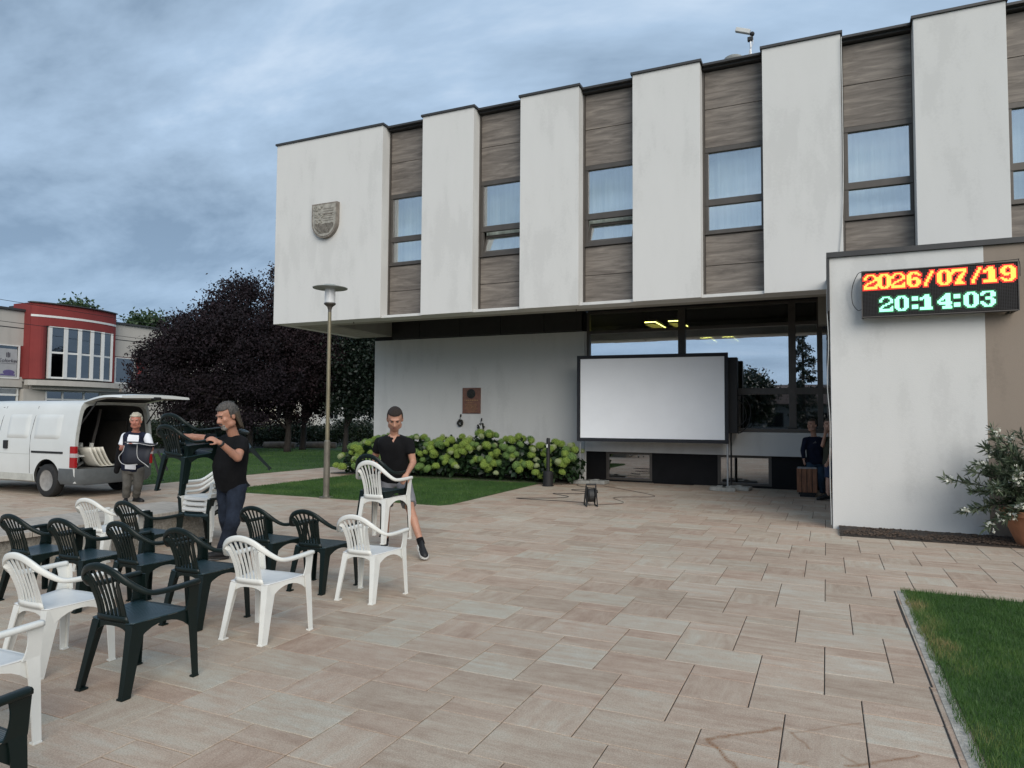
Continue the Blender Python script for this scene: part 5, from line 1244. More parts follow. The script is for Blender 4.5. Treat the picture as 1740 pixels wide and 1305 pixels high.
part('red_side', MB().box(XF-.3, XF-.02, B0-.16, B0-.0, Z2, fz(5.15)), M_redw, fb)
part('poster', MB().box(XF+.001, XF+.006, fy(21.10), fy(21.98), fz(3.52), fz(4.95)), mat('poster_paper', (.33, .34, .35), .8, .1, 3), fb)
M_ink = mat('poster_dark_ink', (.02, .015, .03), .8); M_pur = mat('poster_purple_ink', (.10, .08, .20), .8)
fc = bpy.data.curves.new('poster_text', 'FONT'); fc.body = 'Kolorker'; fc.size = .27; fc.extrude = .004; fc.align_x = 'CENTER'; fc.shear = .2
fo_ = bpy.data.objects.new('poster_text', fc); fo_.matrix_world = Matrix.Translation((XF+.014, fy(21.54), fz(4.26))) @ Matrix(((0, 0, 1, 0), (1, 0, 0, 0), (0, 1, 0, 0), (0, 0, 0, 1)))
COL.objects.link(fo_); bpy.context.view_layer.update(); me = bpy.data.meshes.new_from_object(fo_.evaluated_get(bpy.context.evaluated_depsgraph_get())); mw = fo_.matrix_world.copy(); bpy.data.objects.remove(fo_)
me.transform(mw); me.materials.clear(); me.materials.append(M_ink); me.name = 'poster_text'; wchild(link('poster_text', me), fb)
part('poster_drawing', MB().cbox(XF+.007, XF+.014, fy(21.46), fy(21.5), fz(4.52), fz(4.75), .002).cbox(XF+.007, XF+.014, fy(21.53), fy(21.57), fz(4.5), fz(4.78), .002).cbox(XF+.007, XF+.014, fy(21.6), fy(21.64), fz(4.52), fz(4.75), .002).box(XF+.007, XF+.014, fy(21.2), fy(21.9), fz(4.19), fz(4.205)), M_ink, fb)
part('poster_drawing', MB().ball((XF+.010, fy(21.6), fz(3.75)), (.01, .30, .14), n=16, m=8).cbox(XF+.007, XF+.016, fy(21.2), fy(21.9), fz(3.58), fz(3.66), .003), M_pur, fb)
# upper right window in red surround
part('red_surround', MB().box(XF-.3, XF-.06, B1, fy(31), Z2-.2, fz(5.05)), M_redw, fb)
win(fy(27.35), fy(28.72), fz(3.45), fz(5.0)); win(fy(29.6), fy(30.9), fz(3.45), fz(5.0))
part('wall', MB().box(XF-.3, XF-.05, fy(31), fy(36), Z2-.2, fz(5.05)), M_grey, fb)
# ground floor: shop window and entrance
part('string_course', MB().box(XF-.1, XF+.15, 8, B0-.1, fz(3.0), fz(3.33)).box(XF-.1, XF+.06, B1+.9, fy(36), fz(2.95), fz(3.25)), M_grey, fb)
win(8.2, fy(22.1), .3, fz(2.95), x=XF-.04, bars=(11, 14, 17, 20), nm='shop_window')
part('window_bar', MB().box(XF-.03, XF+.03, 8.2, fy(22.1), fz(2.55), fz(2.66)), M_whf, fb)
for i in range(4): part('awning_slat', MB().box(XF-.02, XF+.04, 8.3, fy(22), fz(2.70)+i*.055, fz(2.70)+i*.055+.025), M_conc, fb)
e0, e1 = fy(23.3), fy(26.4)
win(e0, e1, .05, fz(2.88), x=XF+.25, bars=(e0+(e1-e0)*.3, e0+(e1-e0)*.68), nm='entrance')
part('entrance_transom', MB().box(XF+.2, XF+.31, e0, e1, fz(2.38), fz(2.46)), M_whf, fb)
for q in (.34, .51):
    d0, d1 = e0+(e1-e0)*q, e0+(e1-e0)*(q+.16); f = MB().box(XF+.26, XF+.34, d0, d0+.09, .05, fz(2.34)).box(XF+.26, XF+.34, d1-.09, d1, .05, fz(2.34)).box(XF+.26, XF+.34, d0+.09, d1-.09, fz(2.22), fz(2.34)).box(XF+.26, XF+.34, d0+.09, d1-.09, .05, .9)
    part('door', f, M_whf, fb)
part('entrance_wall', MB().box(XF-.1, XF+.28, fy(22.2), e0-.01, 0, fz(2.92)), M_grey, fb); part('entrance_wall', MB().box(XF-.1, XF+.28, e1+.01, fy(28.4), 0, fz(2.92)), M_grey, fb)
part('wall', MB().box(XF-9, XF-8.9, 8, fy(36), 0, ZR), M_grey, fb)
# overhead lines in front of it
for (z0, z1, lab) in ((7.0, 6.75, 'upper overhead cable crossing the far building'), (6.1, 5.95, 'lower overhead cable crossing the far building')):
    tag(MB().tube([(-33, 8, fz(z0)-.3), (-33, 18, fz(z0)-.62), (-33, 28, fz(z1)-.55), (-33, 40, fz(z1)-.3)], .012, 5).build('overhead_cable', M_blk), lab, 'cable', 'overhead cables by the far building')

# ---------------------------------------------------------------- hydrangeas
def floret_head(r, seed, m):
    rng = np.random.RandomState(seed); n = 150
    i = np.arange(n)+.5; ph = np.arccos(1-2*i/n*.86); th = PI*(1+5**.5)*i
    d = np.stack([np.cos(th)*np.sin(ph), np.sin(th)*np.sin(ph), np.cos(ph)], 1)+rng.normal(size=(n, 3))*.03
    P = d*r*np.array([1, 1, .86])*rng.uniform(.86, 1.05, n)[:, None]; V_, F_ = [], []
    for k in range(n):
        nn_ = Vector(d[k]).normalized(); a = nn_.orthogonal().normalized(); q = rng.uniform(0, 6.28); a = Matrix.Rotation(q, 3, nn_) @ a; b = nn_.cross(a); s_ = r*.135
        c = Vector(P[k]); j = len(V_)
        V_ += [tuple(c-nn_*s_*.35)]+[tuple(c+(a*math.cos(t)+b*math.sin(t))*s_*(1 if u % 2 == 0 else .55)+nn_*s_*.15) for u, t in enumerate([x*PI/4 for x in range(8)])]
        F_ += [(j, j+1+u, j+1+(u+1) % 8) for u in range(8)]
    # core so that no light comes through
    mbc = MB(); mbc.ball((0, 0, 0), (r*.82, r*.82, r*.70), n=12, m=8); k = len(V_); V_ += mbc.v; F_ += [tuple(t+k for t in f) for f in mbc.f]
    me = bpy.data.meshes.new('flower_head'); me.from_pydata(V_, [], F_); me.materials.append(m)
    tn = np.concatenate([np.repeat(rng.uniform(.2, 1, n), 9), np.full(len(V_)-k, .1)]); at = me.attributes.new('tone', 'FLOAT', 'POINT'); at.data.foreach_set('value', tn.astype(np.float32)); return me
M_h1 = leafmat('lime_florets', (.16, .25, .035), (.42, .54, .13), .6); M_h2 = leafmat('green_florets', (.11, .20, .05), (.28, .42, .13), .6); M_h3 = leafmat('pale_florets', (.30, .36, .16), (.55, .60, .38), .6)
M_hl = leafmat('hydrangea_leaves', (.008, .022, .008), (.030, .065, .022), .45)
heads = [floret_head(.10, 1, M_h1), floret_head(.085, 2, M_h1), floret_head(.10, 3, M_h2), floret_head(.075, 4, M_h2), floret_head(.07, 5, M_h3)]
hr = random.Random(9)
bushes = [(-11.95, 'leftmost hydrangea bush, its heads peeping past the man in shorts'), (-11.4, 'hydrangea bush with drooping paler heads right beside the man in shorts'), (-10.35, 'hydrangea bush with drooping heads under the left wreath'),
          (-9.3, 'hydrangea bush under the memorial plaque'), (-8.3, 'tallest hydrangea bush, its top head beside the white ribbon wreath'), (-7.3, 'hydrangea bush just left of the black ashtray post'), (-6.25, 'hydrangea bush at the right end beside the left screen pole')]
LH = np.random.RandomState(2)
for bi, (bx_, lb) in enumerate(bushes):
    by_ = 16.55; t = empty('hydrangea_bush', (bx_, by_, 0), lb, 'hydrangea', 'green hydrangeas along the white wall')
    top = [.88, 1.04, 1.06, 1.12, 1.2, 1.10, 1.0][bi]; hw_ = .62
    n = 2600; u = LH.uniform(-1, 1, n); v = LH.uniform(-1, 1, n); ok = u*u+v*v < 1.15; u, v = u[ok], v[ok]; n = len(u)
    zt = top*(1-.35*(u*u+v*v)**.9)*LH.uniform(.85, 1, n); z = zt*LH.uniform(.08, 1, n)**.55
    leafcloud('foliage', np.stack([bx_+u*hw_, by_+v*.62, z], 1), .15, M_hl, t, aspect=.75, rng=LH, droop=.5)
    st = MB()
    for k in range(16):
        a = hr.uniform(0, 6.28); q = hr.uniform(.1, .5); st.tube([(bx_+.1*math.cos(a), by_+.1*math.sin(a), 0), (bx_+q*math.cos(a), by_+q*math.sin(a)*.8, top*.8)], .006, 5)
    part('stems', st, M_bark, t)
    drop = bi in (1, 2)
    for k in range(36):
        for _ in range(20):
            u, v = hr.uniform(-1, 1), hr.uniform(-1, .5)
            if u*u+v*v < 1.1: break
        zt = top*(1-.22*(u*u+v*v)); z = zt*(1.03 if k < 14 else hr.uniform(.22, .95)); 
        if k >= 14: v = -abs(hr.uniform(.85, 1.15)); 
        me = heads[hr.choice([0, 0, 1, 1, 2, 3, 4] if not drop else [2, 3, 3, 4, 1, 3])]
        hd_ = link('flower_head', me, None); s_ = hr.uniform(.9, 1.35)
        hd_.location = (bx_+u*hw_*1.05, by_+v*.66, z); hd_.scale = (s_, s_, s_); hd_.rotation_euler = (hr.uniform(.1, .9), hr.uniform(-.4, .4), hr.uniform(0, 6)); wchild(hd_, t)
for (x, y, z) in ((-5.790, 16.185, 0.120), (-6.377, 17.097, 0.160), (-7.086, 18.705, 0.200)):
    pass
mb = MB(); mb.prism([(-12.9, 15.98), (-9, 15.9), (-5.9, 16.0), (-5.85, 17.55), (-12.55, 17.55)], -.02, .03, lambda a, b, h: (a, b, h)); sb_ = mb.build('soil_bed', M_earth); sb_['kind'] = 'structure'

# ---------------------------------------------------------------- oleander in a terracotta pot
pot = empty('terracotta_pot', (2.52, 11.12, 0), 'large terracotta pot holding the oleander, cut by the right photo edge', 'pot')
M_ter = mat('terracotta', (.36, .16, .085), .8, .18, 5, bump=.15)
autosmooth(part('body', MB().lathe([(.24, 0), (.26, .02), (.36, .26), (.40, .40), (.44, .41), (.445, .47), (.42, .48), (.39, .46), (.37, .38), (0, .38)], (2.52, 11.12, 0), 40), M_ter, pot), 40)
part('soil', MB().lathe([(.375, .40), (0, .42)], (2.52, 11.12, 0), 20), M_mulch, pot)
ol = empty('oleander', (2.52, 11.12, .4), 'white flowering oleander growing from the terracotta pot against the brown wall', 'shrub')
M_oll = leafmat('oleander_leaves', (.035, .055, .03), (.13, .165, .10), .45); M_fl = leafmat('white_petals', (.6, .6, .5), (.8, .8, .72), .6)
rg = np.random.RandomState(8); rd_ = random.Random(8); Lp, Lo, st, Fp, Ft = [], [], MB(), [], []
tips = [(1.491, 11.000, 0.845), (1.733, 10.900, 0.980), (1.656, 10.900, 0.450), (1.837, 11.000, 0.496), (1.760, 10.900, 0.710), (2.038, 11.100, 1.407), (1.952, 11.000, 1.253), (2.208, 11.100, 1.410), (2.351, 11.200, 1.450), (1.869, 11.000, 1.056), (2.038, 10.800, 0.998), (2.081, 10.700, 0.411), (1.895, 10.800, 0.288), (2.160, 10.800, 0.853), (2.118, 11.200, 1.210), (2.241, 11.000, 1.222), (1.951, 10.700, 0.776), (2.205, 10.600, 0.578)]
tips = [Vector(q) for q in tips]+[Vector((2.52+rd_.uniform(-.7, .9), 11.12+rd_.uniform(-.5, .4), rd_.uniform(.7, 1.5))) for _ in range(34)]
for q in tips:
    s0 = Vector((2.52+rd_.uniform(-.15, .15), 11.12+rd_.uniform(-.15, .15), .40)); md_ = s0.lerp(q, .5)+Vector((0, 0, .12)); c = crom([s0, md_, q], 8); st.tube(c, [.010*(1-.75*k/(len(c)-1)) for k in range(len(c))], 5)
    for k in range(3, len(c)):
        d = (c[k]-c[k-1]).normalized()
        for j in range(9): Lp.append(c[k]+(c[k]-c[k-1])*rd_.random()); a_ = Vector(rg.normal(size=3)); o_ = (d*.9+a_*.6).normalized(); Lo.append(o_)
    if rd_.random() < .55:
        for _ in range(7):
            c_ = q+Vector(rg.normal(size=3))*.03
            for p_ in range(5): Fp.append(c_)
wchild(st.build('stems', M_bark), ol)
leafcloud('leaves', [tuple(p) for p in Lp], .12, M_oll, ol, aspect=.20, rng=rg, ori=np.array([tuple(p) for p in Lo]))
leafcloud('flowers', [tuple(p) for p in Fp], .038, M_fl, ol, aspect=.9, rng=rg)

# ---------------------------------------------------------------- people
TMP = bpy.data.scenes.new('scratch')
def remeshed(mb, name, m, voxel, it=4, disp=0, parent=None, cut=None, seed=0):
    me = bpy.data.meshes.new(name); me.from_pydata([tuple(v) for v in mb.v], [], mb.f)
    bm = bmesh.new(); bm.from_mesh(me); bmesh.ops.recalc_face_normals(bm, faces=bm.faces); bm.to_mesh(me); bm.free()
    o = link(name, me); r_ = o.modifiers.new('r', 'REMESH'); r_.mode = 'VOXEL'; r_.voxel_size = voxel; r_.adaptivity = 0
    sm_ = o.modifiers.new('s', 'SMOOTH'); sm_.factor = .5; sm_.iterations = it
    COL.objects.unlink(o); TMP.collection.objects.link(o); 
    with bpy.context.temp_override(scene=TMP, view_layer=TMP.view_layers[0]): dg_ = bpy.context.evaluated_depsgraph_get(); e_ = bpy.data.meshes.new_from_object(o.evaluated_get(dg_))
    o.modifiers.clear(); bpy.data.meshes.remove(me) if False else None
    TMP.collection.objects.unlink(o); COL.objects.link(o); o.data = e_; e_.name = name; e_.materials.clear(); e_.materials.append(m)
    if disp:
        for v in e_.vertices:
            c = v.co; s_ = noise.noise(Vector((c.x*9, c.y*9, c.z*5+seed)))*.7+noise.noise(Vector((c.x*22, c.y*22, c.z*14+seed)))*.35+noise.noise(Vector((c.x*4+c.z*7, c.y*4, c.z*9+seed)))*.6
            v.co = c+v.normal*s_*disp
    e_.shade_smooth(); e_.update()
    if parent is not None: wchild(o, parent)
    return o
def frus(mb, p0, p1, r0_, r1_, n=14, round0=True, round1=True, sq=1.0, side=None):
    p0, p1 = Vector(p0), Vector(p1); d = (p1-p0); L_ = d.length; d.normalize()
    a = Vector(side) if side is not None else d.orthogonal(); a = (a-d*a.dot(d)).normalized(); b = d.cross(a); rings = []
    S_ = []
    if round0: S_ += [(-r0_*math.cos(t), r0_*math.sin(t)) for t in (.12, .6, 1.1)]
    S_ += [(0, r0_), (L_*.5, (r0_+r1_)/2), (L_, r1_)]
    if round1: S_ += [(L_+r1_*math.sin(t), r1_*math.cos(t)) for t in (.5, 1.0, 1.45)]
    for h, r_ in S_:
        c = p0+d*h; rings.append([c+a*r_*math.cos(2*PI*j/n)+b*r_*sq*math.sin(2*PI*j/n) for j in range(n)])
    return mb.loft(rings)
def limb(mb, pts, rs, **k):
    for i in range(len(pts)-1): frus(mb, pts[i], pts[i+1], rs[i], rs[i+1], **k)
SKIN = {}
def skinmat(name, c):
    m = mat(name, c, .5, .10, 14, spec=.4); p = [n for n in m.node_tree.nodes if n.type == 'BSDF_PRINCIPLED'][0]; p.inputs['Subsurface Weight'].default_value = .12; p.inputs['Subsurface Radius'].default_value = (.01, .004, .002); return m
def hand(mb, w, tip, nrm, curl=.7, side=1, s_=1.0):
    """w wrist, tip direction end, nrm = back of the hand"""
    w = Vector(w); d = (Vector(tip)-w).normalized(); n = Vector(nrm); n = (n-d*n.dot(d)).normalized(); a = d.cross(n)*side
    M_ = Matrix((a, d, n)).transposed()
    mb.ball(w+d*.045*s_, (.040*s_, .052*s_, .017*s_), M_, n=12, m=8); frus(mb, w-d*.02, w+d*.03, .026*s_, .026*s_, sq=.7, side=a)
    for k, (off, L_) in enumerate(((-.030, .066), (-.010, .076), (.011, .072), (.030, .058))):
        p = w+d*.082*s_+a*off*s_-d*abs(off)*.2; dd = d.copy(); r_ = .0095*s_
        for j in range(3):
            ang = curl*(.35+.75*j/1.5); dd = (d*math.cos(ang)-n*math.sin(ang)).normalized() if j else (d*math.cos(curl*.35)-n*math.sin(curl*.35)).normalized()
            q = p+dd*L_*s_*(.42, .32, .26)[j]; frus(mb, p, q, r_, r_*.92, n=8); p = q; r_ *= .92
    p = w+d*.025*s_-a*.030*s_; dd = (d*.7-a*.75-n*.35).normalized(); q = p+dd*.04*s_; frus(mb, p, q, .013*s_, .011*s_, n=8); frus(mb, q, q+(d*.85-a*.15-n*.5).normalized()*.032*s_, .0105*s_, .009*s_, n=8)
def headparts(mb, hc, f, up, s_=1.0, jaw=1.0):
    f = Vector(f).normalized(); up = Vector(up); up = (up-f*up.dot(f)).normalized(); r_ = f.cross(up); Mh = Matrix((r_, f, up)).transposed(); hc = Vector(hc)
    def q(x, y, z): return hc+Mh @ Vector((x, y, z))*s_
    B = lambda c, r: mb.ball(q(*c), tuple(v*s_ for v in r), Mh, n=18, m=12)
    B((0, -.012, .025), (.077, .096, .094)); B((0, .022, -.03), (.064, .074, .088)); B((0, .040, -.088), (.047*jaw, .047, .036)); B((0, .062, -.098), (.024*jaw, .024, .020))
    for sx_ in (-1, 1): B((sx_*.036, .060, -.020), (.026, .026, .026)); B((sx_*.079, -.008, -.012), (.009, .020, .032)); B((sx_*.045, .01, -.075), (.028*jaw, .045, .035))
    B((0, .083, .030), (.052, .013, .011)); B((0, .088, -.050), (.027, .014, .010)); B((0, .086, -.066), (.024, .014, .009))
    frus(mb, q(0, .086, .018), q(0, .112, -.026), .009*s_, .015*s_, n=8); B((.012, .098, -.030), (.011, .012, .009)); B((-.012, .098, -.030), (.011, .012, .009))
    return q, Mh, s_
def hairshell(name, q, Mh, s_, m, par, hairline=.060, sidez=-.035, backz=-.085, thick=.010, fuzz=.004, front=.035, long=0, seed=0):
    V_, F_ = [], []; nu, nv = 40, 26; keep = {}
    for j in range(nv+1):
        th_ = PI*j/nv
        for i in range(nu):
            ph = 2*PI*i/nu; d = Vector((math.sin(th_)*math.sin(ph), math.sin(th_)*math.cos(ph), math.cos(th_)))
            th2 = thick*(1 if d.z > -.2 else .8)
            c = Vector((d.x*(.078+th2), -.012+d.y*(.097+th2), .025+d.z*(.095+th2)))
            if c.z < -.02 and c.y < .0: c.y = max(c.y, -.09-thick)
            c += d*noise.noise(Vector((d.x*9+seed, d.y*9, d.z*9)))*fuzz*2
            keep[(i, j)] = not ((c.y > front and c.z < hairline) or (c.y > -.030 and c.z < sidez) or (c.z < backz)); V_.append(q(*c))
    for j in range(nv):
        for i in range(nu):
            k4 = ((i, j), ((i+1) % nu, j), ((i+1) % nu, j+1), (i, j+1))
            if all(keep[k] for k in k4): F_.append([k[1]*nu+k[0] for k in k4])
    me = bpy.data.meshes.new(name); me.from_pydata([tuple(v) for v in V_], [], F_); bm = bmesh.new(); bm.from_mesh(me); bmesh.ops.delete(bm, geom=[v for v in bm.verts if not v.link_faces], context='VERTS'); bmesh.ops.recalc_face_normals(bm, faces=bm.faces)
    bmesh.ops.solidify(bm, geom=bm.faces[:], thickness=thick*.9*s_); bm.to_mesh(me); bm.free(); me.materials.append(m); me.shade_smooth(); o = link(name, me); wchild(o, par); return o
def torso_rings(P, N, rt, fw_v, w, infl, t0, t1, belly=0, n=24, sh=1.0):
    prof = [(-.22, .120, .095), (-.12, .160, .112), (0, .172, .118), (.18, .158, .108), (.36, .155, .112), (.55, .166, .120), (.72, .180, .122), (.84, .188, .112), (.92, .165, .092), (.975, .105, .074), (1.03, .064, .062)]
    P, N = Vector(P), Vector(N); ax = N-P; rt = Vector(rt).normalized(); rings = []
    ts = sorted({t0, t1} | {p[0] for p in prof if t0 < p[0] < t1})
    for t in ts:
        for (a, b) in zip(prof, prof[1:]):
            if a[0] <= t <= b[0]+1e-6: u = (t-a[0])/(b[0]-a[0]); hw_, hd_ = a[1]+(b[1]-a[1])*u, a[2]+(b[2]-a[2])*u; break
        bl = belly*math.exp(-((t-.28)/.26)**2)
        if infl > .012 and t < 0: hw_, hd_ = .172, .118
        hw_ = hw_*w*(sh if t > .6 else 1)+infl+bl*.35; hd_ = hd_*w+infl+bl*.55; c = P+ax*t; u_ = ax.normalized(); f_ = (Vector(fw_v)-u_*Vector(fw_v).dot(u_)).normalized(); r2 = u_.cross(f_) if u_.cross(f_).dot(rt) > 0 else -u_.cross(f_)
        c = c+f_*(bl*.5)
        rings.append([c+r2*hw_*math.copysign(abs(math.cos(a))**.85, math.cos(a))+f_*hd_*math.copysign(abs(math.sin(a))**.85, math.sin(a)) for a in [2*PI*j/n for j in range(n)]])
    return rings
def shoe(par, an, toe, m, ms, s_=1.0, name='shoe', lift=None):
    an, toe = Vector(an), Vector(toe); gz = min(an.z-.085, toe.z) if lift is None else lift
    d = Vector((toe.x-an.x, toe.y-an.y, toe.z-(an.z-.085))).normalized(); sd_ = Vector((d.y, -d.x, 0)).normalized(); up = sd_.cross(d); heel = Vector((an.x, an.y, an.z-.085))-d*.065
    prof = [(0, .028, .050), (.03, .036, .095), (.10, .038, .105), (.14, .038, .080), (.19, .046, .058), (.24, .048, .050), (.275, .036, .040), (.295, .014, .024)]
    rings = []
    for x, w_, h_ in prof: c = heel+d*x*s_; rings.append([c+sd_*w_*s_*math.cos(a)+up*((.018 if math.sin(a) < 0 else .018+h_*s_*math.sin(a))) for a in [2*PI*j/14 for j in range(14)]])
    o = wchild(MB().loft(rings).build(name, m, smooth=True), par)
    r2 = [[c_+off for c_ in rg_] for rg_, off in (([heel+d*x*s_+sd_*(w_+.004)*s_ for x, w_, h_ in prof]+[heel+d*x*s_-sd_*(w_+.004)*s_ for x, w_, h_ in prof[::-1]], Vector((0, 0, 0))),)]
    lo = r2[0]; wchild(MB().loft([lo, [p+up*.024 for p in lo]]).build('sole', ms, smooth=False), o); return o

def person(label, J, fwd, look, outfit, group=None, w=1.0, belly=0, hs=1.17, headup=(0, 0, 1), seed=0):
    base = Vector((J['P'][0], J['P'][1], 0)); t = empty('person', tuple(base), label, 'person', group)
    rt = Vector(J['shr'])-Vector(J['shl']); rt.z = 0; rt.normalize(); fwd = Vector(fwd); up = Vector((0, 0, 1))
    skin = outfit['skin']; b = MB()
    b.loft(torso_rings(J['P'], J['N'], rt, fwd, w, -.022, -.15, 1.03, belly*.8))
    for s_ in 'rl':
        A = [J['sh'+s_], J['el'+s_], J['wr'+s_]]
        frus(b, A[0], A[1], .056*w, .043*w); frus(b, A[1], A[2], .043*w, .028*w)
        m_ = Vector(A[1]).lerp(Vector(A[2]), .3); b.ball(m_, (.040*w, .040*w, .045*w))
        hn = J.get('hn'+s_); hand(b, A[2], J['ha'+s_], hn or (0, 0, 1), outfit.get('curl', .9), 1 if s_ == 'l' else -1)
        L_ = [J['hi'+s_], J['kn'+s_], J['an'+s_]]; L1 = Vector(L_[1]).lerp(Vector(L_[2]), .3)
        frus(b, L_[0], L_[1], .085*w, .056*w); frus(b, L_[1], L1, .055*w, .056*w); frus(b, L1, L_[2], .054*w, .036)
    hc = Vector(J['H']); lf = Vector(look).normalized(); frus(b, Vector(J['N'])-Vector((0, 0, .03)), hc-lf*.018-Vector((0, 0, .06)), .058*w, .054*w)
    q, Mh, s2 = headparts(b, hc, look, headup, hs, outfit.get('jaw', 1))
    remeshed(b, 'body', skin, .0105, 2, parent=t)
    # eyes, brows, mouth
    for sx_ in (-1, 1):
        e_ = wchild(MB().ball(q(sx_*.030, .0815, .006), (.0115*s2, .005*s2, .0038*s2), Mh, n=10, m=7).build('eye', M_eyew, smooth=True), t)
        wchild(MB().ball(q(sx_*.030, .0868, .005), (.0048*s2, .0022*s2, .0036*s2), Mh, n=8, m=6).build('iris', M_iris, smooth=True), e_)
        wchild(MB().tube([q(sx_*.014, .0965, .024), q(sx_*.032, .095, .030), q(sx_*.050, .084, .024)], (.0035*s2, .0035*s2), 6).build('eyebrow', outfit.get('browm', outfit['hairm']), smooth=True), t)
    wchild(MB().ball(q(0, .1005, -.058), (.022*s2, .006*s2, .0045*s2), Mh, n=10, m=6).build('mouth', M_lip, smooth=True), t)
    outfit['hair'](q, Mh, s2, t)
    # shirt
    so_ = outfit.get('slv', .55); sm_ = MB()
    sm_.loft(torso_rings(J['P'], J['N'], rt, fwd, w, .014, outfit.get('hem', -.10), .985, belly, sh=1.02))
    for s_ in 'rl':
        a, e_ = Vector(J['sh'+s_]), Vector(J['el'+s_]); x = a.lerp(e_, min(so_, 1))
        st_ = MB() if 'sleevem' in outfit else sm_
        frus(st_, a, x, .070*w, .066*w if so_ < 1 else .052*w, round1=False)
        if 'sleevem' in outfit: remeshed(st_, 'sleeve', outfit['sleevem'], .014, 2, .006, t, seed=seed)
        inn = Vector(J['N'])*.45+a*.55; frus(sm_, inn+Vector((0, 0, -.03)), a, .075*w, .066*w)
        if so_ > 1: frus(sm_, e_, e_.lerp(Vector(J['wr'+s_]), so_-1), .052*w, .043*w, round1=False)
    shirt = remeshed(sm_, outfit.get('topname', 'shirt'), outfit['top'], .015, 3, .008, t, seed=seed)
    # trousers or shorts
    tr = MB(); tr.loft(torso_rings(J['P'], J['N'], rt, fwd, w, .010, -.20, .07, belly*.4))
    for s_ in 'rl':
        h_, k_, a_ = Vector(J['hi'+s_]), Vector(J['kn'+s_]), Vector(J['an'+s_]); ls = outfit.get('leg', 2)
        if ls < 1: frus(tr, h_, h_.lerp(k_, ls), .104*w, .098*w, round1=False)
        else:
            frus(tr, h_, k_, .102*w, .075*w); frus(tr, k_, a_+(k_-a_).normalized()*.02, .075*w, .066*w, round1=False)
            m_ = k_.lerp(a_, .45); tr.ball(m_, (.072*w, .072*w, .10))
    remeshed(tr, outfit.get('botname', 'trousers'), outfit['bottom'], .015, 3, .009, t, seed=seed+3)
    for s_ in 'rl': shoe(t, J['an'+s_], J['to'+s_], outfit['shoe'], outfit['sole'])
    return t, q, Mh, s2, rt
M_eyew = mat('eye_white', (.16, .12, .10), .4, .05, 10); M_iris = mat('iris', (.02, .015, .012), .3); M_lip = mat('lip', (.25, .09, .075), .5)
SK1 = skinmat('tanned_skin', (.42, .22, .15)); SK2 = skinmat('weathered_skin', (.40, .20, .135)); SK3 = skinmat('ruddy_skin', (.42, .17, .12)); SK4 = skinmat('pale_skin', (.46, .27, .20))
H_brown = mat('dark_brown_hair', (.022, .014, .010), .8, .5, 90, bump=1, bscale=250); H_grey = mat('grey_hair', (.075, .068, .062), .7, .6, 60, stretch=(1, 1, .2), bump=1, bscale=160); H_white = mat('whitish_hair', (.42, .38, .30), .7, .3, 50); H_dkg = mat('brown_hair_end', (.06, .045, .03), .6, .4, 50)
C_blk = mat('black_cotton', (.006, .006, .007), .9, .3, 8, spec=.2); C_navy = mat('navy_fleece', (.010, .013, .028), .9, .3, 10, spec=.2); C_jean = mat('dark_denim', (.016, .022, .036), .9, .35, 12, spec=.2, bump=.3, bscale=200); C_jean2 = mat('blue_denim', (.03, .06, .10), .9, .3, 12)
C_gry = mat('grey_trousers', (.10, .095, .085), .9, .2, 8, spec=.2); C_sh = mat('grey_jersey_shorts', (.20, .20, .215), .9, .15, 8, spec=.2); C_wh = mat('white_cotton', (.72, .74, .78), .85, .05, 8); C_olv = mat('olive_jersey', (.035, .036, .022), .9, .2, 8); C_bls = mat('blue_shorts', (.02, .035, .075), .9, .2, 8)
S_blk = mat('black_shoe', (.008, .008, .009), .6, .2, 20); S_wht = mat('white_sole', (.62, .62, .60), .6, .06, 20); S_dk = mat('dark_sole', (.015, .013, .012), .7)
def toward(px, py_, k=0): return None
camr, camf = Vector((rr.x, rr.y, 0)).normalized(), Vector((fw.x, fw.y, 0)).normalized()
UPV = Vector((0, 0, 1))
# man in shorts
J = dict(P=(-4.894, 7.296, 0.898), N=(-4.843, 7.182, 1.419), H=(-4.776, 7.103, 1.621), shr=(-5.061, 7.198, 1.327), shl=(-4.662, 7.247, 1.327), elr=(-5.183, 7.264, 1.101), wrr=(-4.979, 7.065, 1.011), har=(-4.788, 6.878, 0.982), hnr=(0, .3, 1),
         ell=(-4.619, 7.279, 1.083), wrl=(-4.528, 6.997, 0.963), hal=(-4.509, 6.846, 0.859), hnl=tuple(camr*.5+UPV*.9), hir=(-4.981, 7.260, 0.824), hil=(-4.783, 7.328, 0.827), knr=(-4.936, 7.167, 0.468), knl=(-4.555, 7.140, 0.516), anr=(-5.086, 7.393, 0.100), anl=(-4.344, 7.033, 0.180), tor=(-4.962, 7.179, 0.029), tol=(-4.163, 6.860, 0.010))
fr_ = (-camf*.95+camr*.12)
def buzz(q, Mh, s_, t): hairshell('hair', q, Mh, s_, H_brown, t, hairline=.070, sidez=-.005, backz=-.05, thick=.005, fuzz=.0008, front=.02)
pm, q, Mh, s2, rt = person('man in black v-neck t-shirt and grey shorts lifting a white plastic chair', J, fr_, (-camf*.80+camr*.12-UPV*.50), dict(skin=SK1, hairm=H_brown, hair=buzz, top=C_blk, bottom=C_sh, leg=.80, slv=.56, hem=-.10, botname='shorts', topname='t_shirt', shoe=S_blk, sole=S_wht, curl=.8), headup=(0, 0, 1), w=.96)
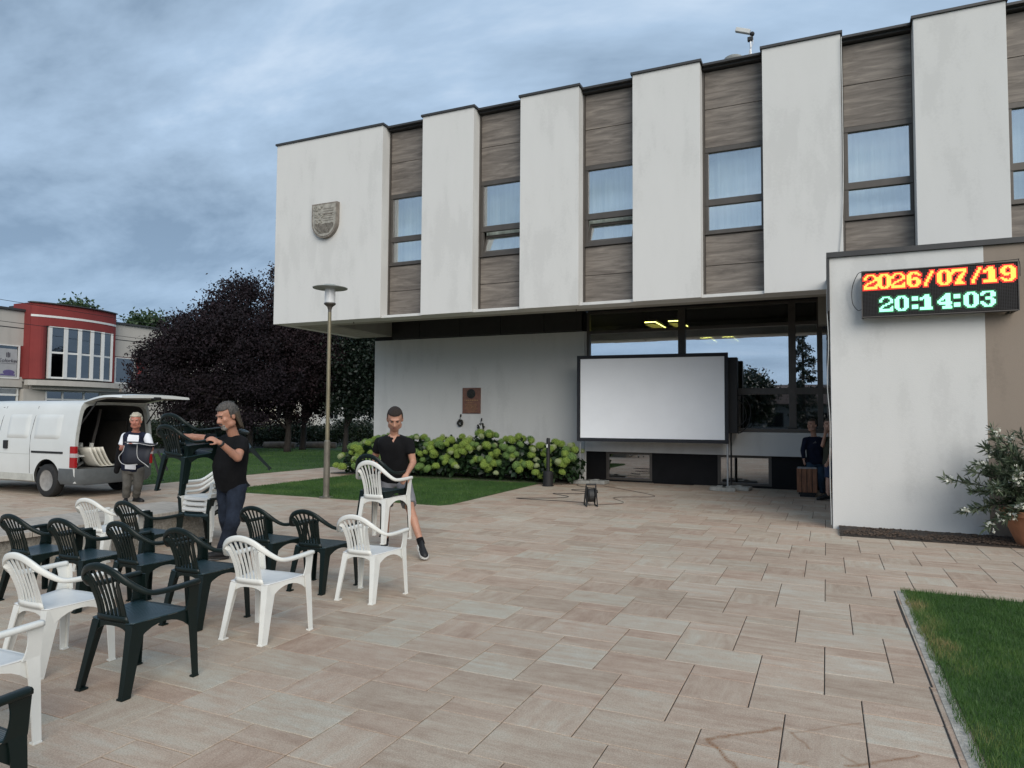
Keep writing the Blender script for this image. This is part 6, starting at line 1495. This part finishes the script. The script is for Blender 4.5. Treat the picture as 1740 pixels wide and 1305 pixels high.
# skin showing in the v of the neckline
nb_ = Vector(J['N'])-UPV*.035+fr_.normalized()*.078
wchild(MB().add([nb_+camr*.055+UPV*.045-fr_*.02, nb_-camr*.055+UPV*.045-fr_*.02, nb_-UPV*.055+fr_.normalized()*.030], [(0, 1, 2)]).build('neckline_skin', SK1), pm)
for an_, s_ in (('anr', -1), ('anl', 1)):
    a_ = Vector(J[an_]); k_ = Vector(J['knr' if an_ == 'anr' else 'knl']); wchild(frus(MB(), a_-(k_-a_).normalized()*.03, a_+(k_-a_).normalized()*.045, .043, .043, round0=False, round1=False).build('sock', C_blk, smooth=True), pm)
an_ = Vector(J['anl']); to_ = Vector(J['tol']); d_ = (to_-Vector((an_.x, an_.y, an_.z-.085))).normalized(); sd_ = Vector((d_.y, -d_.x, 0)).normalized()
if sd_.dot(-camf) < 0: sd_ = -sd_
for k in range(3):
    c0 = an_-UPV*.04+d_*(.03+k*.022)+sd_*.046; wchild(MB().tube([c0+sd_.cross(d_)*.028, c0-sd_.cross(d_)*.030+d_*.01], .005, 5).build('shoe_stripe', S_wht), pm)
# long haired man
J = dict(P=(-6.270, 6.014, 0.883), N=(-6.161, 5.926, 1.423), H=(-6.152, 5.808, 1.644), shr=(-6.449, 6.019, 1.340), shl=(-6.005, 5.890, 1.340), elr=(-6.730, 5.923, 1.378), wrr=(-6.859, 5.753, 1.401), har=(-6.892, 5.661, 1.416), hnr=(0, 0, 1),
         ell=(-5.895, 5.729, 1.180), wrl=(-5.916, 5.490, 1.354), hal=(-5.970, 5.397, 1.418), hnl=tuple(UPV*.8-camf*.6), hir=(-6.396, 6.049, 0.806), hil=(-6.161, 5.990, 0.823), knr=(-6.362, 6.028, 0.443), knl=(-6.108, 5.890, 0.465), anr=(-6.513, 6.311, 0.031), anl=(-6.300, 5.931, 0.100), tor=(-6.499, 6.155, -0.010), tol=(-6.351, 5.780, 0.036))
fr_ = (-camr*.62-camf*.75)
def mane(q, Mh, s_, t):
    hairshell('hair', q, Mh, s_, H_grey, t, hairline=.068, sidez=-.02, backz=-.11, thick=.010, fuzz=.008, front=.03, seed=3)
    b = MB(); 
    for (x, y0, L_) in ((-.045, -.075, .13), (-.015, -.095, .15), (.02, -.095, .15), (.05, -.075, .14), (.070, -.045, .11), (-.068, -.045, .11)): frus(b, q(x, y0, .01), q(x*1.1, y0-.012, -.02-L_), .030, .016)
    remeshed(b, 'long_hair', H_dkg, .010, 2, .006, t, seed=4)
    c = MB(); c.ball(q(0, .062, -.098), (.034*s_, .034*s_, .030*s_), Mh, n=14, m=9); c.ball(q(0, .078, -.072), (.034*s_, .018*s_, .018*s_), Mh, n=12, m=8); remeshed(c, 'beard', mat('grey_beard', (.22, .20, .18), .8, .4, 60), .006, 2, .003, t, seed=2)
    wchild(MB().tube([q(-.028, .098, -.050), q(0, .104, -.043), q(.028, .098, -.050)], .006*s_, 6).build('moustache', H_grey, smooth=True), t)
pm, q, Mh, s2, rt = person('stocky long-haired man in black t-shirt and jeans holding up dark green chairs', J, fr_, (-camr*.52-camf*.80-UPV*.38), dict(skin=SK2, hairm=H_grey, hair=mane, top=C_blk, bottom=C_jean, slv=.62, hem=-.16, topname='t_shirt', botname='jeans', shoe=S_blk, sole=S_dk, curl=1.1), w=1.08, belly=.075, hs=1.2, seed=5)
a_, b_ = Vector(J['wrl']), Vector(J['ell']); d_ = (b_-a_).normalized()
wchild(frus(MB(), a_+d_*.01, a_+d_*.035, .036, .037, round0=False, round1=False).build('watch', M_blk, smooth=True), pm)
# older man by the van
J = dict(P=(-11.847, 8.971, 0.680), N=(-11.743, 8.930, 1.331), H=(-11.677, 8.872, 1.529), shr=(-11.952, 8.873, 1.241), shl=(-11.554, 9.020, 1.234), elr=(-12.008, 8.827, 1.000), wrr=(-11.594, 8.648, 1.082), har=(-11.396, 8.602, 1.151), hnr=tuple(-camf*.6+UPV*.6),
         ell=(-11.443, 9.028, 0.996), wrl=(-11.234, 8.788, 1.096), hal=(-11.212, 8.686, 1.142), hnl=tuple(-camf*.6+UPV*.6), hir=(-11.939, 8.933, 0.624), hil=(-11.748, 9.019, 0.626), knr=(-11.906, 8.907, 0.343), knl=(-11.762, 9.028, 0.339), anr=(-12.022, 8.979, 0.078), anl=(-11.941, 9.125, 0.079), tor=(-11.776, 8.763, 0.017), tol=(-11.655, 9.093, 0.010))
fr_ = (-camf*.96+camr*.22)
def whitecurl(q, Mh, s_, t): hairshell('hair', q, Mh, s_, H_white, t, hairline=.070, sidez=-.03, backz=-.09, thick=.012, fuzz=.010, front=.015, seed=6)
pm, q, Mh, s2, rt = person('older man in navy vest and grey trousers carrying a dark chair from the van', J, fr_, (-camf*.9+camr*.25-UPV*.1), dict(skin=SK3, hairm=H_white, hair=whitecurl, top=C_navy, sleevem=C_wh,  bottom=C_gry, slv=.7, hem=-.12, topname='vest', shoe=S_blk, sole=S_dk, curl=1.0), w=1.03, belly=.05, seed=8)
vr = torso_rings(J['P'], J['N'], rt, fr_, 1.03, .026, -.04, .93, .05, n=48)
wchild(MB().loft([[r_[i] for i in range(9, 16)] for r_ in vr], cap=False, closed=False).build('shirt_front', C_wh, smooth=True), pm)
jk = MB(); c0 = Vector(J['elr']); frus(jk, c0+UPV*.02, c0-UPV*.30-camr*.03, .055, .075); frus(jk, c0+UPV*.02-camf*.05, c0-UPV*.42-camr*.06, .035, .05); remeshed(jk, 'draped_jacket', C_blk, .012, 3, .012, pm, seed=3)
# the dark chair he carries
hc_ = empty('shell_chair', (-11.183, 8.599, 0.957), 'dark shell chair with white edging held by the older man in the navy vest', 'chair', None)
c = Vector((-11.183, 8.599, 0.957)); M_nvp = mat('navy_plastic', (.008, .010, .018), .65, .1, 6)
def kq(x, y, z): return c+camr*x-camf*y+UPV*z
rows2 = [[kq(x*(1-.15*k/8), .02+.10*math.sin(k/8*2.4), .16-.045*k+.0*x) for x in (-.26, -.15, 0, .15, .26)] for k in range(9)]
vo = MB().loft(rows2, cap=False, closed=False).build('seat_shell', M_nvp, smooth=True); sm_ = vo.modifiers.new('t', 'SOLIDIFY'); sm_.thickness = .012; wchild(vo, hc_)
part('arm_panel', MB().ribbon(crom([kq(-.20, .10, .20), kq(.0, .13, .195), (kq(.22, .12, .17)), (kq(.34, .08, .16))], 4), .14, .02, (0, 0, 1)), M_nvp, hc_)
part('edging', MB().tube(crom([kq(-.18, .17, .20), kq(.05, .20, .185), kq(.27, .18, .145), kq(.345, .12, .16), kq(.33, .05, .19)], 5), .006, 6).tube(crom([kq(-.21, .13, .13), kq(-.24, .13, .03), kq(-.31, .12, -.06), kq(-.27, .12, -.16), kq(-.16, .14, -.20), (kq(.04, .15, -.19))], 5), .006, 6).tube(crom([kq(.02, .14, .16), kq(.02, .14, .0), kq(.06, .15, -.10), kq(.18, .15, -.19), kq(.24, .15, -.24)], 5), .006, 6), mat('pale_edging', (.4, .4, .4), .6), hc_)
for (x0, z0, x1, z1) in ((.24, -.02, .38, -.42), (-.2, -.1, -.26, -.2), (.32, .05, .52, -.30)): part('leg', MB().tube([kq(x0, .02, z0), kq(x1, .04, z1)], .02, 7), M_blk, hc_)
# man in dark sweater in the recess
J = dict(P=(-0.242, 16.919, 0.719), N=(-0.259, 16.883, 1.269), H=(-0.290, 16.746, 1.518), shr=(-0.427, 16.811, 1.176), shl=(-0.093, 16.963, 1.179), elr=(-0.490, 16.795, 0.940), wrr=(-0.466, 16.706, 0.750), har=(-0.458, 16.605, 0.652), hnr=tuple(-camr),
         ell=(-0.037, 17.055, 0.941), wrl=(-0.039, 17.011, 0.721), hal=(-0.041, 16.906, 0.610), hnl=tuple(camr), hir=(-0.327, 16.885, 0.640), hil=(-0.160, 16.960, 0.642), knr=(-0.330, 16.846, 0.304), knl=(-0.128, 16.938, 0.293), anr=(-0.347, 16.909, -0.001), anl=(-0.097, 17.022, 0.001), tor=(-0.403, 16.668, -0.084), tol=(-0.096, 16.642, -0.090))
fr_ = (-camf*.9-camr*.35)
def short(q, Mh, s_, t): hairshell('hair', q, Mh, s_, H_dkg, t, hairline=.068, sidez=-.01, backz=-.06, thick=.006, fuzz=.002, front=.02)
pm, q, Mh, s2, rt = person('man in dark sweater and jeans standing behind the wooden bin, looking left', J, fr_, (-camr*.85-camf*.5), dict(skin=SK4, hairm=H_dkg, hair=short, top=C_navy, bottom=C_jean2, slv=1.92, hem=-.12, topname='sweater', botname='jeans', shoe=S_blk, sole=S_wht, curl=.5), w=1.0, seed=11)
cch = Vector(J['N'])-UPV*.16+fr_.normalized()*.150; part('sweater_print', MB().add([cch-camr*.04, cch+camr*.05+UPV*.01, cch+camr*.03+UPV*.06], [(0, 1, 2)]), mat('grey_print', (.12, .12, .13), .8), pm)
# man in olive shirt
J = dict(P=(0.073, 15.740, 0.770), N=(0.091, 15.722, 1.289), H=(0.050, 15.635, 1.531), shr=(0.036, 15.866, 1.199), shl=(0.111, 15.515, 1.211), elr=(-0.076, 15.710, 1.105), wrr=(-0.029, 15.555, 1.339), har=(-0.005, 15.504, 1.459), hnr=tuple(-camf),
         ell=(0.086, 15.516, 0.961), wrl=(0.029, 15.389, 0.800), hal=(-0.004, 15.322, 0.732), hnl=tuple(-camf), hir=(0.040, 15.784, 0.694), hil=(0.072, 15.633, 0.704), knr=(0.047, 15.803, 0.391), knl=(0.024, 15.572, 0.408), anr=(0.088, 15.946, 0.114), anl=(0.009, 15.581, 0.110), tor=(-0.036, 15.785, 0.015), tol=(-0.112, 15.531, 0.013))
pm, q, Mh, s2, rt = person('man in olive shirt and blue shorts half hidden behind the annexe corner', J, (-camr*.95-camf*.2), (-camr*.93-camf*.3), dict(skin=SK4, hairm=H_dkg, hair=short, top=C_olv, bottom=C_bls, leg=.86, slv=.6, hem=-.14, botname='shorts', shoe=S_blk, sole=S_dk, curl=.9), w=1.0, seed=13)

bpy.data.scenes.remove(TMP)
